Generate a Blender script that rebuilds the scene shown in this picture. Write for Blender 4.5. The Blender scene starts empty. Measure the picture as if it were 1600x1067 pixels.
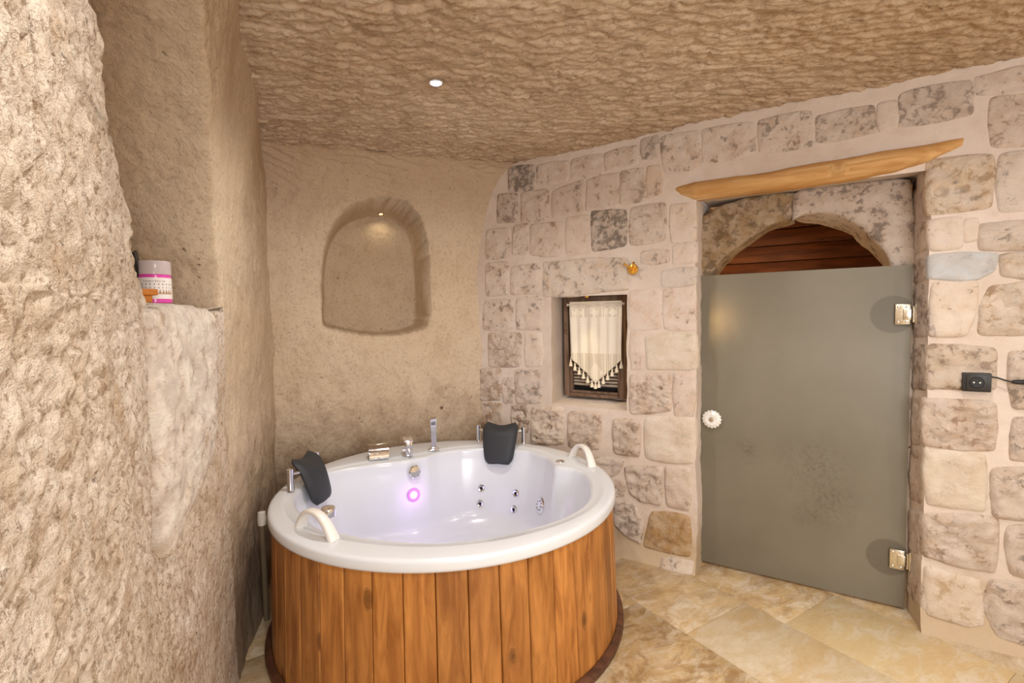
import bpy, math, random
import numpy as np
from mathutils import Vector, Matrix
from mathutils.bvhtree import BVHTree
random.seed(7)
sc = bpy.context.scene
COL = sc.collection
PI = math.pi

# ------------------------------------------------------------------ camera
F_PX, PITCH, ROLL = 792.8, 0.0565, -0.0196
CAMZ = 1.43
def cam_rays(P):
    P = np.atleast_2d(np.array(P, float))
    x = (P[:, 0]-800)/F_PX; y = -(P[:, 1]-533.5)/F_PX
    return rot_rays(x, y, np.ones_like(x))
def rot_rays(x, y, w):
    c, s = math.cos(ROLL), math.sin(ROLL)
    x, y = c*x-s*y, s*x+c*y
    c, s = math.cos(PITCH), math.sin(PITCH)
    return np.stack([x, c*w+s*y, -s*w+c*y], 1)
cam_d = bpy.data.cameras.new('camera')
cam = bpy.data.objects.new('camera', cam_d); COL.objects.link(cam)
B = rot_rays(np.array([1., 0, 0]), np.array([0., 1, 0]), np.array([0., 0, 1]))
cam.matrix_world = Matrix(((B[0][0], B[1][0], -B[2][0], 0), (B[0][1], B[1][1], -B[2][1], 0),
                           (B[0][2], B[1][2], -B[2][2], CAMZ), (0, 0, 0, 1)))
cam_d.sensor_width = 36; cam_d.lens = F_PX/1600*36; cam_d.clip_start = .02
sc.camera = cam

# ------------------------------------------------------------------ world, light, exposure
w = bpy.data.worlds.new('world'); sc.world = w; w.use_nodes = True
w.node_tree.nodes['Background'].inputs[0].default_value = (.9, .92, 1, 1)
w.node_tree.nodes['Background'].inputs[1].default_value = .3
sc.view_settings.view_transform = 'Standard'; sc.view_settings.look = 'None'
sc.view_settings.gamma = 1; sc.view_settings.use_curve_mapping = False
sc.view_settings.exposure = 0.04
sc.cycles.max_bounces = 10; sc.cycles.diffuse_bounces = 6; sc.cycles.glossy_bounces = 4
sc.cycles.use_denoising = True
sc.cycles.caustics_reflective = False; sc.cycles.caustics_refractive = False
sc.cycles.sample_clamp_indirect = 6
CEIL = 2.38
LAMPS = [(-.30, 2.12, 20), (1.15, 1.45, 17), (-.02, .55, 19), (.95, .1, 18), (2.1, .3, 18), (.3, -1.1, 14)]  # tub lamp first, left-rock lamp third; the rest are added fill lights
def light(name, kind, loc, power, color, size=.05, **k):
    d = bpy.data.lights.new(name, kind); o = bpy.data.objects.new(name, d); COL.objects.link(o)
    o.location = loc; d.energy = power; d.color = color
    if kind == 'AREA': d.size = size
    else: d.shadow_soft_size = size
    for a, b in k.items():
        if a == 'rot': o.rotation_euler = b
        else: setattr(d, a, b)
    return o
WARM = (1.0, .955, .90)
for i, (x, y, p) in enumerate(LAMPS):
    light('spot_light', 'SPOT', (x, y, CEIL-.06), p*2.2, WARM if i != 2 else (1, .97, .93), .05, spot_size=math.radians(165), spot_blend=.9)
# soft frontal fill light, added unseen behind the camera
light('rear_fill', 'AREA', (1.1, -1.72, 1.45), 70, (.97, .985, 1.0), 1.3, shape='RECTANGLE', size_y=1.1, rot=(math.radians(90), 0, 0))

# ------------------------------------------------------------------ numeric helpers
def srgb(h):
    h = h.lstrip('#'); v = [int(h[i:i+2], 16)/255 for i in (0, 2, 4)]
    return tuple(c/12.92 if c <= .04045 else ((c+.055)/1.055)**2.4 for c in v)+(1.0,)
def _hash(i, j, k):
    n = (i.astype(np.int64)*374761393+j.astype(np.int64)*668265263+k.astype(np.int64)*2147483647) & 0xffffffff
    n = ((n ^ (n >> 13))*1274126177) & 0xffffffff
    n = ((n ^ (n >> 15))*2246822519) & 0xffffffff
    return ((n ^ (n >> 16)) & 0xffff)/65535.0
def vnoise(P):
    f = np.floor(P); t = P-f; t = t*t*(3-2*t)
    i, j, k = f[..., 0], f[..., 1], f[..., 2]; a, b, c = t[..., 0], t[..., 1], t[..., 2]
    def h(x, y, z): return _hash(i+x, j+y, k+z)
    x00 = h(0, 0, 0)*(1-a)+h(1, 0, 0)*a; x10 = h(0, 1, 0)*(1-a)+h(1, 1, 0)*a
    x01 = h(0, 0, 1)*(1-a)+h(1, 0, 1)*a; x11 = h(0, 1, 1)*(1-a)+h(1, 1, 1)*a
    return ((x00*(1-b)+x10*b)*(1-c)+(x01*(1-b)+x11*b)*c)*2-1
def fbm(P, f, o=4, g=.5, seed=0.):
    r = 0; a = 1; s = 0
    for _ in range(o):
        r = r+a*vnoise(P*f+seed+17.3*_); s += a; a *= g; f *= 2.03
    return r/s
def sstep(a, b, x):
    t = np.clip((x-a)/(b-a), 0, 1); return t*t*(3-2*t)
CAMP = np.array([0, 0, CAMZ])
class Frame:   # vertical plane: origin O, horizontal axis U, normal N into the room
    def __init__(s, O, U, N):
        s.O = np.array([O[0], O[1], 0.]); s.U = np.array([U[0], U[1], 0.]); s.U /= np.linalg.norm(s.U)
        s.N = np.array([N[0], N[1], 0.]); s.N /= np.linalg.norm(s.N)
    def uz(s, P, off=0.):
        d = cam_rays(P); o = s.O+s.N*off
        t = ((o-CAMP)@s.N)/(d@s.N); X = CAMP+d*t[:, None]
        return np.stack([(X-s.O)@s.U, X[:, 2]], 1)
    def p(s, u, z, off=0.):
        u, z, off = np.broadcast_arrays(np.asarray(u, float), np.asarray(z, float), np.asarray(off, float))
        return s.O+u[..., None]*s.U+off[..., None]*s.N+z[..., None]*np.array([0, 0, 1.])
def on_z(P, z):
    d = cam_rays(P); t = (z-CAMZ)/d[:, 2]; return CAMP+d*t[:, None]

# ------------------------------------------------------------------ mesh helpers
def raw_mesh(name, V, F, mats, smooth=True, mi=None):
    me = bpy.data.meshes.new(name)
    V = np.asarray(V, float).reshape(-1, 3)
    if isinstance(F, np.ndarray):
        n, k = F.shape
        me.vertices.add(len(V)); me.vertices.foreach_set('co', V.ravel())
        me.loops.add(n*k); me.loops.foreach_set('vertex_index', F.ravel().astype(np.int32))
        me.polygons.add(n); me.polygons.foreach_set('loop_start', np.arange(0, n*k, k, dtype=np.int32))
        me.update(calc_edges=True)
    else:
        me.from_pydata([tuple(v) for v in V], [], [tuple(f) for f in F])
    me.validate()
    if not isinstance(mats, (list, tuple)): mats = [mats]
    for m in mats: me.materials.append(m)
    if smooth: me.polygons.foreach_set('use_smooth', np.ones(len(me.polygons), bool))
    if mi is not None: me.polygons.foreach_set('material_index', np.asarray(mi, np.int32))
    me.update()
    return me
def put(name, me, parent=None, loc=(0, 0, 0), rot=(0, 0, 0), **props):
    o = bpy.data.objects.new(name, me); COL.objects.link(o)
    if parent is not None: o.parent = parent
    o.location = loc; o.rotation_euler = rot
    for k, v in props.items(): o[k] = v
    return o
def thing(name, label, cat, loc=(0, 0, 0), group=None, rot=(0, 0, 0)):
    o = put(name, None, None, loc, rot, label=label, category=cat)
    if group: o['group'] = group
    return o
def gridF(nu, nv, off=0, flip=False):
    i = np.arange(nu*nv).reshape(nu, nv)
    q = np.stack([i[:-1, :-1], i[1:, :-1], i[1:, 1:], i[:-1, 1:]], -1).reshape(-1, 4)+off
    return q[:, ::-1] if flip else q
def grid_normals(V):
    a = np.gradient(V, axis=0); b = np.gradient(V, axis=1)
    n = np.cross(a, b); return n/np.maximum(np.linalg.norm(n, axis=-1, keepdims=True), 1e-9)
class MB:   # collects simple solids into one mesh
    def __init__(s): s.V = []; s.F = []
    def add(s, V, F, M=None):
        b = len(s.V)
        for v in V:
            v = Vector(v)
            s.V.append(M @ v if M else v)
        s.F += [tuple(b+i for i in f) for f in F]; return s
    def box(s, c, d, M=None, bev=0.):
        x, y, z = [k/2 for k in d]
        if bev <= 0:
            V = [(c[0]+a*x, c[1]+b*y, c[2]+e*z) for a in (-1, 1) for b in (-1, 1) for e in (-1, 1)]
            F = [(0, 1, 3, 2), (4, 6, 7, 5), (0, 4, 5, 1), (2, 3, 7, 6), (0, 2, 6, 4), (1, 5, 7, 3)]
            return s.add(V, F, M)
        import bmesh
        bm = bmesh.new(); bmesh.ops.create_cube(bm, size=1)
        for v in bm.verts: v.co = Vector((v.co.x*d[0], v.co.y*d[1], v.co.z*d[2]))
        bmesh.ops.bevel(bm, geom=bm.edges[:], offset=bev, segments=2, affect='EDGES', profile=.5)
        for v in bm.verts: v.co += Vector(c)
        bm.verts.index_update()
        s.add([v.co.copy() for v in bm.verts], [[v.index for v in f.verts] for f in bm.faces], M); bm.free(); return s
    def lathe(s, prof, n=32, M=None, wob=None):
        V = []; F = []; m = len(prof)
        for i in range(n):
            a = 2*PI*i/n
            for (r, z) in prof:
                k = wob(a, r, z) if wob else 1
                V.append((r*k*math.cos(a), r*k*math.sin(a), z))
        for i in range(n):
            j = (i+1) % n
            for k in range(m-1): F.append((i*m+k, j*m+k, j*m+k+1, i*m+k+1))
        if prof[0][0] > 1e-6: F.append(tuple(i*m for i in range(n))[::-1])
        if prof[-1][0] > 1e-6: F.append(tuple(i*m+m-1 for i in range(n)))
        return s.add(V, F, M)
    def tube(s, pts, r, n=10, M=None, caps=True):
        pts = [Vector(p) for p in pts]; V = []; F = []
        rr = r if isinstance(r, (list, tuple)) else [r]*len(pts)
        up = Vector((0, 0, 1)); prev = None
        for i, p in enumerate(pts):
            t = (pts[min(i+1, len(pts)-1)]-pts[max(i-1, 0)]).normalized()
            if prev is None:
                a = t.cross(up)
                if a.length < .1: a = t.cross(Vector((1, 0, 0)))
            else: a = prev-t*prev.dot(t)
            a.normalize(); prev = a; b = t.cross(a)
            for k in range(n):
                q = 2*PI*k/n; V.append(p+(a*math.cos(q)+b*math.sin(q))*rr[i])
        for i in range(len(pts)-1):
            for k in range(n):
                l = (k+1) % n; F.append((i*n+k, i*n+l, (i+1)*n+l, (i+1)*n+k))
        if caps:
            F.append(tuple(range(n))[::-1]); F.append(tuple((len(pts)-1)*n+k for k in range(n)))
        return s.add(V, F, M)
    def sweep(s, pts, sec, ups, M=None):   # rectangular-ish section swept, sec list of (a,b)
        V = []; F = []; n = len(sec)
        for i, p in enumerate(pts):
            p = Vector(p); t = (Vector(pts[min(i+1, len(pts)-1)])-Vector(pts[max(i-1, 0)])).normalized()
            u = Vector(ups[i] if isinstance(ups, list) else ups); sd = t.cross(u).normalized(); u = sd.cross(t)
            k = sec[i] if isinstance(sec[0], list) else sec
            for a, b in k: V.append(p+sd*a+u*b)
        n = len(sec[0]) if isinstance(sec[0], list) else len(sec)
        for i in range(len(pts)-1):
            for k in range(n):
                l = (k+1) % n; F.append((i*n+k, i*n+l, (i+1)*n+l, (i+1)*n+k))
        F.append(tuple(range(n))[::-1]); F.append(tuple((len(pts)-1)*n+k for k in range(n)))
        return s.add(V, F, M)
    def mesh(s, name, mat, smooth=True, angle=35):
        me = bpy.data.meshes.new(name); me.from_pydata([tuple(v) for v in s.V], [], s.F); me.materials.append(mat)
        import bmesh
        bm = bmesh.new(); bm.from_mesh(me); bmesh.ops.recalc_face_normals(bm, faces=bm.faces[:])
        if smooth:
            for f in bm.faces: f.smooth = True
            for e in bm.edges:
                if len(e.link_faces) == 2 and e.calc_face_angle(0) > math.radians(angle): e.smooth = False
        bm.to_mesh(me); bm.free(); me.update(); return me
def Mat(origin, x, y, z):
    return Matrix(((x[0], y[0], z[0], origin[0]), (x[1], y[1], z[1], origin[1]), (x[2], y[2], z[2], origin[2]), (0, 0, 0, 1)))
def euler_of(M): return M.to_euler()
def put_m(name, me, M, parent=None, **props):
    o = put(name, me, parent, **props)
    o.matrix_local = M if parent is None else Matrix.Translation(-Vector(parent_world(parent))) @ M
    return o
def parent_world(p):
    v = Vector(p.location)
    while p.parent: p = p.parent; v += Vector(p.location)
    return v

# ------------------------------------------------------------------ materials
def newmat(name):
    m = bpy.data.materials.new(name); m.use_nodes = True
    nt = m.node_tree; b = nt.nodes['Principled BSDF']; return m, nt, b
def N_(nt, t, **k):
    n = nt.nodes.new(t)
    for a, v in k.items():
        if a.startswith('i_'):
            key = a[2:]; key = int(key) if key.isdigit() else key.replace('_', ' ')
            n.inputs[key].default_value = v
        else: setattr(n, a, v)
    return n
def ramp(nt, fac, stops):
    r = nt.nodes.new('ShaderNodeValToRGB'); e = r.color_ramp.elements
    while len(e) < len(stops): e.new(.5)
    for i, (p, c) in enumerate(stops):
        e[i].position = p; e[i].color = c if len(c) == 4 else (*c, 1)
    nt.links.new(fac, r.inputs[0]); return r.outputs[0]
def mixc(nt, f, a, b, mode='MIX'):
    m = nt.nodes.new('ShaderNodeMix'); m.data_type = 'RGBA'; m.blend_type = mode
    for s, v in ((0, f), (6, a), (7, b)):
        if hasattr(v, 'is_linked') or hasattr(v, 'links'): nt.links.new(v, m.inputs[s])
        else: m.inputs[s].default_value = v
    return m.outputs[2]
def math_(nt, op, a, b=None, clamp=False):
    m = nt.nodes.new('ShaderNodeMath'); m.operation = op; m.use_clamp = clamp
    for s, v in ((0, a), (1, b)):
        if v is None: continue
        if hasattr(v, 'links'): nt.links.new(v, m.inputs[s])
        else: m.inputs[s].default_value = v
    return m.outputs[0]
def noise(nt, vec, scale, detail=6, rough=.55, dist=0.):
    n = N_(nt, 'ShaderNodeTexNoise', i_Scale=scale, i_Detail=detail, i_Roughness=rough, i_Distortion=dist)
    nt.links.new(vec, n.inputs['Vector']); return n.outputs[0]
def pos(nt, scale=(1, 1, 1), rot=(0, 0, 0), obj=False):
    if obj: o = nt.nodes.new('ShaderNodeTexCoord').outputs['Object']
    else: o = nt.nodes.new('ShaderNodeNewGeometry').outputs['Position']
    m = N_(nt, 'ShaderNodeMapping'); m.inputs['Scale'].default_value = scale; m.inputs['Rotation'].default_value = rot
    nt.links.new(o, m.inputs['Vector']); return m.outputs[0]
def bump(nt, b, h, strength, dist, prev=None):
    n = N_(nt, 'ShaderNodeBump'); n.inputs['Strength'].default_value = strength; n.inputs['Distance'].default_value = dist
    nt.links.new(h, n.inputs['Height'])
    if prev is not None: nt.links.new(prev, n.inputs['Normal'])
    nt.links.new(n.outputs[0], b.inputs['Normal']); return n.outputs[0]
def tuff(name, light_c, mid_c, dark_c, speck=.5, stain=(.45, .3, .16), stain_amt=.35, b1=.9, strokes=None, big=1.3, lowdirt=0., top=0.):
    m, nt, b = newmat(name); p = pos(nt)
    n1 = noise(nt, p, big, 5, .6); n2 = noise(nt, p, 9, 8, .65); n3 = noise(nt, p, 60, 6, .7)
    c = ramp(nt, n1, [(.3, mid_c), (.62, light_c)])
    f = ramp(nt, n2, [(.48, (0, 0, 0)), (.72, (1, 1, 1))])
    c = mixc(nt, math_(nt, 'MULTIPLY', f, stain_amt), c, dark_c)
    f3 = ramp(nt, n3, [(.38, (1, 1, 1)), (.47, (0, 0, 0))])
    c = mixc(nt, math_(nt, 'MULTIPLY', f3, speck), c, stain+(1,) if len(stain) == 3 else stain)
    if lowdirt > 0:   # damp brown stain on the foot of the wall
        sx = nt.nodes.new('ShaderNodeSeparateXYZ'); nt.links.new(nt.nodes.new('ShaderNodeNewGeometry').outputs['Position'], sx.inputs[0])
        h = math_(nt, 'ADD', sx.outputs[2], math_(nt, 'MULTIPLY', n2, -.7))
        hf = ramp(nt, h, [(.0, (1, 1, 1)), (.62, (0, 0, 0))])
        c = mixc(nt, math_(nt, 'MULTIPLY', hf, lowdirt), c, srgb('#6d5440'))
    if top > 0:   # browner rock towards the roof
        sx = nt.nodes.new('ShaderNodeSeparateXYZ'); nt.links.new(nt.nodes.new('ShaderNodeNewGeometry').outputs['Position'], sx.inputs[0])
        h = math_(nt, 'ADD', math_(nt, 'MULTIPLY', math_(nt, 'ADD', sx.outputs[2], -1.9), 2.), math_(nt, 'MULTIPLY', math_(nt, 'ADD', n1, -.5), 1.4))
        c = mixc(nt, math_(nt, 'MULTIPLY', ramp(nt, h, [(.1, (0, 0, 0)), (.8, (1, 1, 1))]), top), c, srgb('#b59c80'))
    # pits
    v = N_(nt, 'ShaderNodeTexVoronoi', i_Scale=22.0); nt.links.new(mapped_warp(nt, p, .02), v.inputs['Vector'])
    pit = ramp(nt, v.outputs['Distance'], [(.0, (1, 1, 1)), (.17, (0, 0, 0))])
    pm = math_(nt, 'MULTIPLY', pit, ramp(nt, noise(nt, p, 5, 3), [(.5, (0, 0, 0)), (.62, (1, 1, 1))]))
    c = mixc(nt, math_(nt, 'MULTIPLY', pm, .55), c, srgb('#5f4630'))
    nt.links.new(c, b.inputs['Base Color']); b.inputs['Roughness'].default_value = .95
    b.inputs['Specular IOR Level'].default_value = .15
    h = math_(nt, 'ADD', math_(nt, 'MULTIPLY', n3, .35), n2)
    h = math_(nt, 'SUBTRACT', h, math_(nt, 'MULTIPLY', pm, .5))
    last = bump(nt, b, h, b1, .016)
    n4 = noise(nt, p, 170, 4, .6); last = bump(nt, b, n4, .5*b1, .004, last)
    if strokes:
        ps = pos(nt, strokes[0], strokes[1]); ns = noise(nt, ps, strokes[2], 3, .5, .6)
        bump(nt, b, ns, strokes[3], .014, last)
    return m
def mapped_warp(nt, p, amt):
    n = N_(nt, 'ShaderNodeTexNoise', i_Scale=14.0, i_Detail=3.0); nt.links.new(p, n.inputs['Vector'])
    s = nt.nodes.new('ShaderNodeVectorMath'); s.operation = 'SCALE'; nt.links.new(n.outputs[1], s.inputs[0]); s.inputs['Scale'].default_value = amt
    a = nt.nodes.new('ShaderNodeVectorMath'); a.operation = 'ADD'; nt.links.new(p, a.inputs[0]); nt.links.new(s.outputs[0], a.inputs[1]); return a.outputs[0]

M_CAVE = tuff('cave tuff', srgb('#d9c7ae'), srgb('#cdb79b'), srgb('#b1967a'), .30, srgb('#8d6c4a'), .35, 1.0, ((1, 1, .35), (0, 0, 0), 26, .5), 1.3, .75, .7)
M_LEFT = tuff('near cave tuff', srgb('#e3d7c8'), srgb('#d6c4ae'), srgb('#ab8b68'), .65, srgb('#86684a'), .75, 1.3, None, 1.8, .3)
M_CEIL = tuff('ceiling tuff', srgb('#cfbba4'), srgb('#bda58a'), srgb('#94795c'), .35, srgb('#6e553c'), .6, .8, ((1.0, 3.6, 1), (0, 0, -.25), 8, .9), .9)
M_CREAM = tuff('limewashed rock', srgb('#efe9e0'), srgb('#e2d7c8'), srgb('#b59c80'), .35, srgb('#7d624a'), .55, 1.0, None, 3.)
M_PLAIN = tuff('plain rock', srgb('#dac9b0'), srgb('#cfbb9f'), srgb('#bfa583'), .2, srgb('#8d6c4a'), .3, .6)

def mortar_mat():
    m, nt, b = newmat('lime mortar'); p = pos(nt)
    n1 = noise(nt, p, 2.2, 5); n2 = noise(nt, p, 13, 8, .6); n3 = noise(nt, p, 90, 5, .65)
    c = ramp(nt, n1, [(.35, srgb('#cbbcae')), (.62, srgb('#d8cbc0'))])
    c = mixc(nt, math_(nt, 'MULTIPLY', ramp(nt, n2, [(.5, (0, 0, 0)), (.75, (1, 1, 1))]), .35), c, srgb('#b9a390'))
    sx = nt.nodes.new('ShaderNodeSeparateXYZ'); nt.links.new(nt.nodes.new('ShaderNodeNewGeometry').outputs['Position'], sx.inputs[0])
    h = math_(nt, 'ADD', sx.outputs[2], math_(nt, 'MULTIPLY', n2, -.25))
    c = mixc(nt, math_(nt, 'MULTIPLY', ramp(nt, h, [(-0.0, (1, 1, 1)), (.2, (0, 0, 0))]), .7), c, srgb('#b39c78'))
    nt.links.new(c, b.inputs['Base Color']); b.inputs['Roughness'].default_value = .95; b.inputs['Specular IOR Level'].default_value = .15
    l = bump(nt, b, n2, .5, .012); bump(nt, b, n3, .4, .003, l); return m
M_MORTAR = mortar_mat()
def attr(nt, nm):
    a = nt.nodes.new('ShaderNodeAttribute'); a.attribute_type = 'OBJECT'; a.attribute_name = nm; return a.outputs['Fac']
def stone_mat():
    m, nt, b = newmat('wall stone')
    oi = nt.nodes.new('ShaderNodeObjectInfo')
    off = nt.nodes.new('ShaderNodeVectorMath'); off.operation = 'SCALE'; off.inputs[0].default_value = (13, 7, 5); nt.links.new(oi.outputs['Random'], off.inputs['Scale'])
    g = nt.nodes.new('ShaderNodeNewGeometry'); a = nt.nodes.new('ShaderNodeVectorMath'); nt.links.new(g.outputs['Position'], a.inputs[0]); nt.links.new(off.outputs[0], a.inputs[1])
    p = a.outputs[0]
    n1 = noise(nt, p, 10, 6, .65); n2 = noise(nt, p, 26, 9, .72, .4); n3 = noise(nt, p, 110, 5, .65)
    base = mixc(nt, ramp(nt, n1, [(.35, (0, 0, 0)), (.7, (1, 1, 1))]), oi.outputs['Color'], mixc(nt, 1.0, oi.outputs['Color'], srgb('#ece0d4'), 'MULTIPLY'))
    wash = math_(nt, 'MULTIPLY', ramp(nt, noise(nt, p, 16, 6, .6), [(.42, (0, 0, 0)), (.58, (1, 1, 1))]), attr(nt, 'wash'))
    base = mixc(nt, wash, base, srgb('#d6cabf'))
    th = math_(nt, 'ADD', n2, math_(nt, 'MULTIPLY', attr(nt, 'stain'), .15))
    th = math_(nt, 'ADD', th, math_(nt, 'MULTIPLY', math_(nt, 'SUBTRACT', n1, .5), .5))
    sf = math_(nt, 'MULTIPLY', ramp(nt, th, [(.61, (0, 0, 0)), (.70, (1, 1, 1))]), .6)
    oc = nt.nodes.new('ShaderNodeAttribute'); oc.attribute_type = 'OBJECT'; oc.attribute_name = 'stain_color'
    base = mixc(nt, sf, base, oc.outputs['Color'])
    nt.links.new(base, b.inputs['Base Color']); b.inputs['Roughness'].default_value = .95; b.inputs['Specular IOR Level'].default_value = .12
    bm1 = N_(nt, 'ShaderNodeBump'); bm1.inputs['Distance'].default_value = .012
    nt.links.new(math_(nt, 'MULTIPLY', attr(nt, 'rough'), 1.0), bm1.inputs['Strength']); nt.links.new(n2, bm1.inputs['Height'])
    bm2 = N_(nt, 'ShaderNodeBump'); bm2.inputs['Distance'].default_value = .003; bm2.inputs['Strength'].default_value = .5
    nt.links.new(n3, bm2.inputs['Height']); nt.links.new(bm1.outputs[0], bm2.inputs['Normal']); nt.links.new(bm2.outputs[0], b.inputs['Normal'])
    return m
M_STONE = stone_mat()
def tile_mat():
    m, nt, b = newmat('travertine'); oi = nt.nodes.new('ShaderNodeObjectInfo')
    off = nt.nodes.new('ShaderNodeVectorMath'); off.operation = 'SCALE'; off.inputs[0].default_value = (9, 5, 3); nt.links.new(oi.outputs['Random'], off.inputs['Scale'])
    p0 = pos(nt, (1, 1, 1), (0, 0, 1.0)); st = N_(nt, 'ShaderNodeMapping'); st.inputs['Scale'].default_value = (1.6, .8, 1); nt.links.new(p0, st.inputs[0])
    a = nt.nodes.new('ShaderNodeVectorMath'); nt.links.new(st.outputs[0], a.inputs[0]); nt.links.new(off.outputs[0], a.inputs[1]); p = a.outputs[0]
    n1 = noise(nt, p, 3.2, 8, .65, .5); n2 = noise(nt, p, 9, 8, .7, .8); n3 = noise(nt, p, 40, 5, .6)
    c = mixc(nt, ramp(nt, n1, [(.42, (0, 0, 0)), (.62, (1, 1, 1))]), oi.outputs['Color'], srgb('#ccb286'))
    c = mixc(nt, math_(nt, 'MULTIPLY', ramp(nt, n2, [(.46, (0, 0, 0)), (.62, (1, 1, 1))]), .75), c, srgb('#d8cdb8'))
    c = mixc(nt, math_(nt, 'MULTIPLY', ramp(nt, noise(nt, p, 17, 8, .75, 1.5), [(.52, (0, 0, 0)), (.66, (1, 1, 1))]), .38), c, srgb('#b3966a'))
    c = mixc(nt, math_(nt, 'MULTIPLY', ramp(nt, noise(nt, p, 6.5, 9, .75, 1.), [(.47, (0, 0, 0)), (.60, (1, 1, 1))]), math_(nt, 'MULTIPLY', attr(nt, 'stain'), .8)), c, srgb('#8f6c3e'))
    nt.links.new(c, b.inputs['Base Color']); nt.links.new(ramp(nt, n2, [(.3, (.38,)*3), (.7, (.6,)*3)]), b.inputs['Roughness'])
    b.inputs['Specular IOR Level'].default_value = .35
    bump(nt, b, n3, .15, .002); return m
M_TILE = tile_mat()
def wood_mat(name, light_c, dark_c, grain_axis='z', knots=.6, rough=.42, spec=.45, world=False, gs=1.0):
    m, nt, b = newmat(name); oi = nt.nodes.new('ShaderNodeObjectInfo')
    tc = nt.nodes.new('ShaderNodeTexCoord').outputs['Object']
    off = nt.nodes.new('ShaderNodeVectorMath'); off.operation = 'SCALE'; off.inputs[0].default_value = (11, 17, 7); nt.links.new(oi.outputs['Random'], off.inputs['Scale'])
    a = nt.nodes.new('ShaderNodeVectorMath'); nt.links.new(tc, a.inputs[0]); nt.links.new(off.outputs[0], a.inputs[1])
    sc_ = {'x': (.12, 1, 1), 'y': (1, .12, 1), 'z': (1, 1, .12)}[grain_axis]
    kmap = {'x': (.5, 1, .05), 'y': (1, .5, .05), 'z': (.05, 1, .5)}[grain_axis]
    mp = N_(nt, 'ShaderNodeMapping'); mp.inputs['Scale'].default_value = sc_; nt.links.new(a.outputs[0], mp.inputs[0])
    # knots
    mk = N_(nt, 'ShaderNodeMapping'); mk.inputs['Scale'].default_value = kmap; nt.links.new(a.outputs[0], mk.inputs[0])
    v = N_(nt, 'ShaderNodeTexVoronoi', i_Scale=8.0*gs); nt.links.new(mk.outputs[0], v.inputs['Vector'])
    kd = ramp(nt, v.outputs['Distance'], [(.05, (1, 1, 1)), (.2, (0, 0, 0))])
    g = N_(nt, 'ShaderNodeTexNoise', i_Scale=28.0*gs, i_Detail=5.0, i_Roughness=.6, i_Distortion=.6)
    add = nt.nodes.new('ShaderNodeVectorMath'); nt.links.new(mp.outputs[0], add.inputs[0])
    ks = nt.nodes.new('ShaderNodeVectorMath'); ks.operation = 'SCALE'; ks.inputs[0].default_value = (.05, .05, 0); nt.links.new(kd, ks.inputs['Scale']); nt.links.new(ks.outputs[0], add.inputs[1])
    nt.links.new(add.outputs[0], g.inputs['Vector'])
    n2 = noise(nt, a.outputs[0], 3.5, 4, .5)
    c = mixc(nt, ramp(nt, g.outputs[0], [(.36, (0, 0, 0)), (.66, (1, 1, 1))]), dark_c, light_c)
    c = mixc(nt, math_(nt, 'MULTIPLY', ramp(nt, n2, [(.45, (0, 0, 0)), (.75, (1, 1, 1))]), .5), c, dark_c)
    c = mixc(nt, math_(nt, 'MULTIPLY', kd, knots), c, tuple(x*.35 for x in dark_c[:3])+(1,))
    if name == 'stained pine':
        r = N_(nt, 'ShaderNodeHueSaturation'); nt.links.new(c, r.inputs['Color'])
        nt.links.new(math_(nt, 'ADD', math_(nt, 'MULTIPLY', oi.outputs['Random'], .4), .8), r.inputs['Value']); c = r.outputs[0]
    nt.links.new(c, b.inputs['Base Color']); b.inputs['Roughness'].default_value = rough; b.inputs['Specular IOR Level'].default_value = spec
    bump(nt, b, g.outputs[0], .15, .002); return m
M_PINE = wood_mat('stained pine', srgb('#bd8142'), srgb('#8a5524'), 'z', .85)
M_TRIM = wood_mat('dark trim wood', srgb('#6d4630'), srgb('#462a1c'), 'x', .2)
M_BEAM = wood_mat('pale log wood', srgb('#dab37c'), srgb('#b98a54'), 'x', .35, .85, .15)
M_FRAME = wood_mat('weathered brown wood', srgb('#8a7262'), srgb('#66513f'), 'z', .3, .8, .2)
M_VAULT = wood_mat('vault boards', srgb('#8a4f22'), srgb('#5a2f10'), 'x', .3, .55)
M_TRAY = wood_mat('orange tray wood', srgb('#d68a3a'), srgb('#b96d24'), 'x', .1, .6)
def simple(name, c, rough=.5, metal=0., spec=.5, coat=0., **k):
    m, nt, b = newmat(name); b.inputs['Base Color'].default_value = c; b.inputs['Roughness'].default_value = rough
    b.inputs['Metallic'].default_value = metal; b.inputs['Specular IOR Level'].default_value = spec; b.inputs['Coat Weight'].default_value = coat
    n = noise(nt, pos(nt, obj=True), 60, 3); r = ramp(nt, n, [(.3, (max(rough-.04, 0),)*3), (.7, (min(rough+.04, 1),)*3)]); nt.links.new(r, b.inputs['Roughness'])
    for a, v in k.items(): b.inputs[a.replace('_', ' ')].default_value = v
    return m
M_ACRYL = simple('white acrylic', (.70, .73, .77, 1), .20, 0, .5, .0)
M_HANDLE = simple('ivory plastic', srgb('#e6e3dd'), .35)
M_CHROME = simple('chrome', (.82, .83, .86, 1), .08, 1)
M_STEEL = simple('satin steel', (.72, .67, .55, 1), .28, 1)
M_RUBBER = simple('black foam rubber', srgb('#34363a'), .55, 0, .35)
M_DARK = simple('dark hole', (.01, .01, .012, 1), .6)
M_GOLD = simple('polished brass', (.85, .52, .12, 1), .22, 1)
M_BLACK = simple('black plastic', srgb('#2c2a28'), .45, 0, .4)
M_CABLE = simple('cable rubber', srgb('#151515'), .5)
M_WHITEP = simple('white plastic', srgb('#dcd6c8'), .4)
M_TASSEL = simple('cream cotton', srgb('#e6dcc6'), .95, 0, .1)
M_SLAT = simple('taupe blind slats', srgb('#bcae9b'), .6)
M_CERAMIC = simple('white ceramic', (.85, .85, .83, 1), .12)
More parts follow.
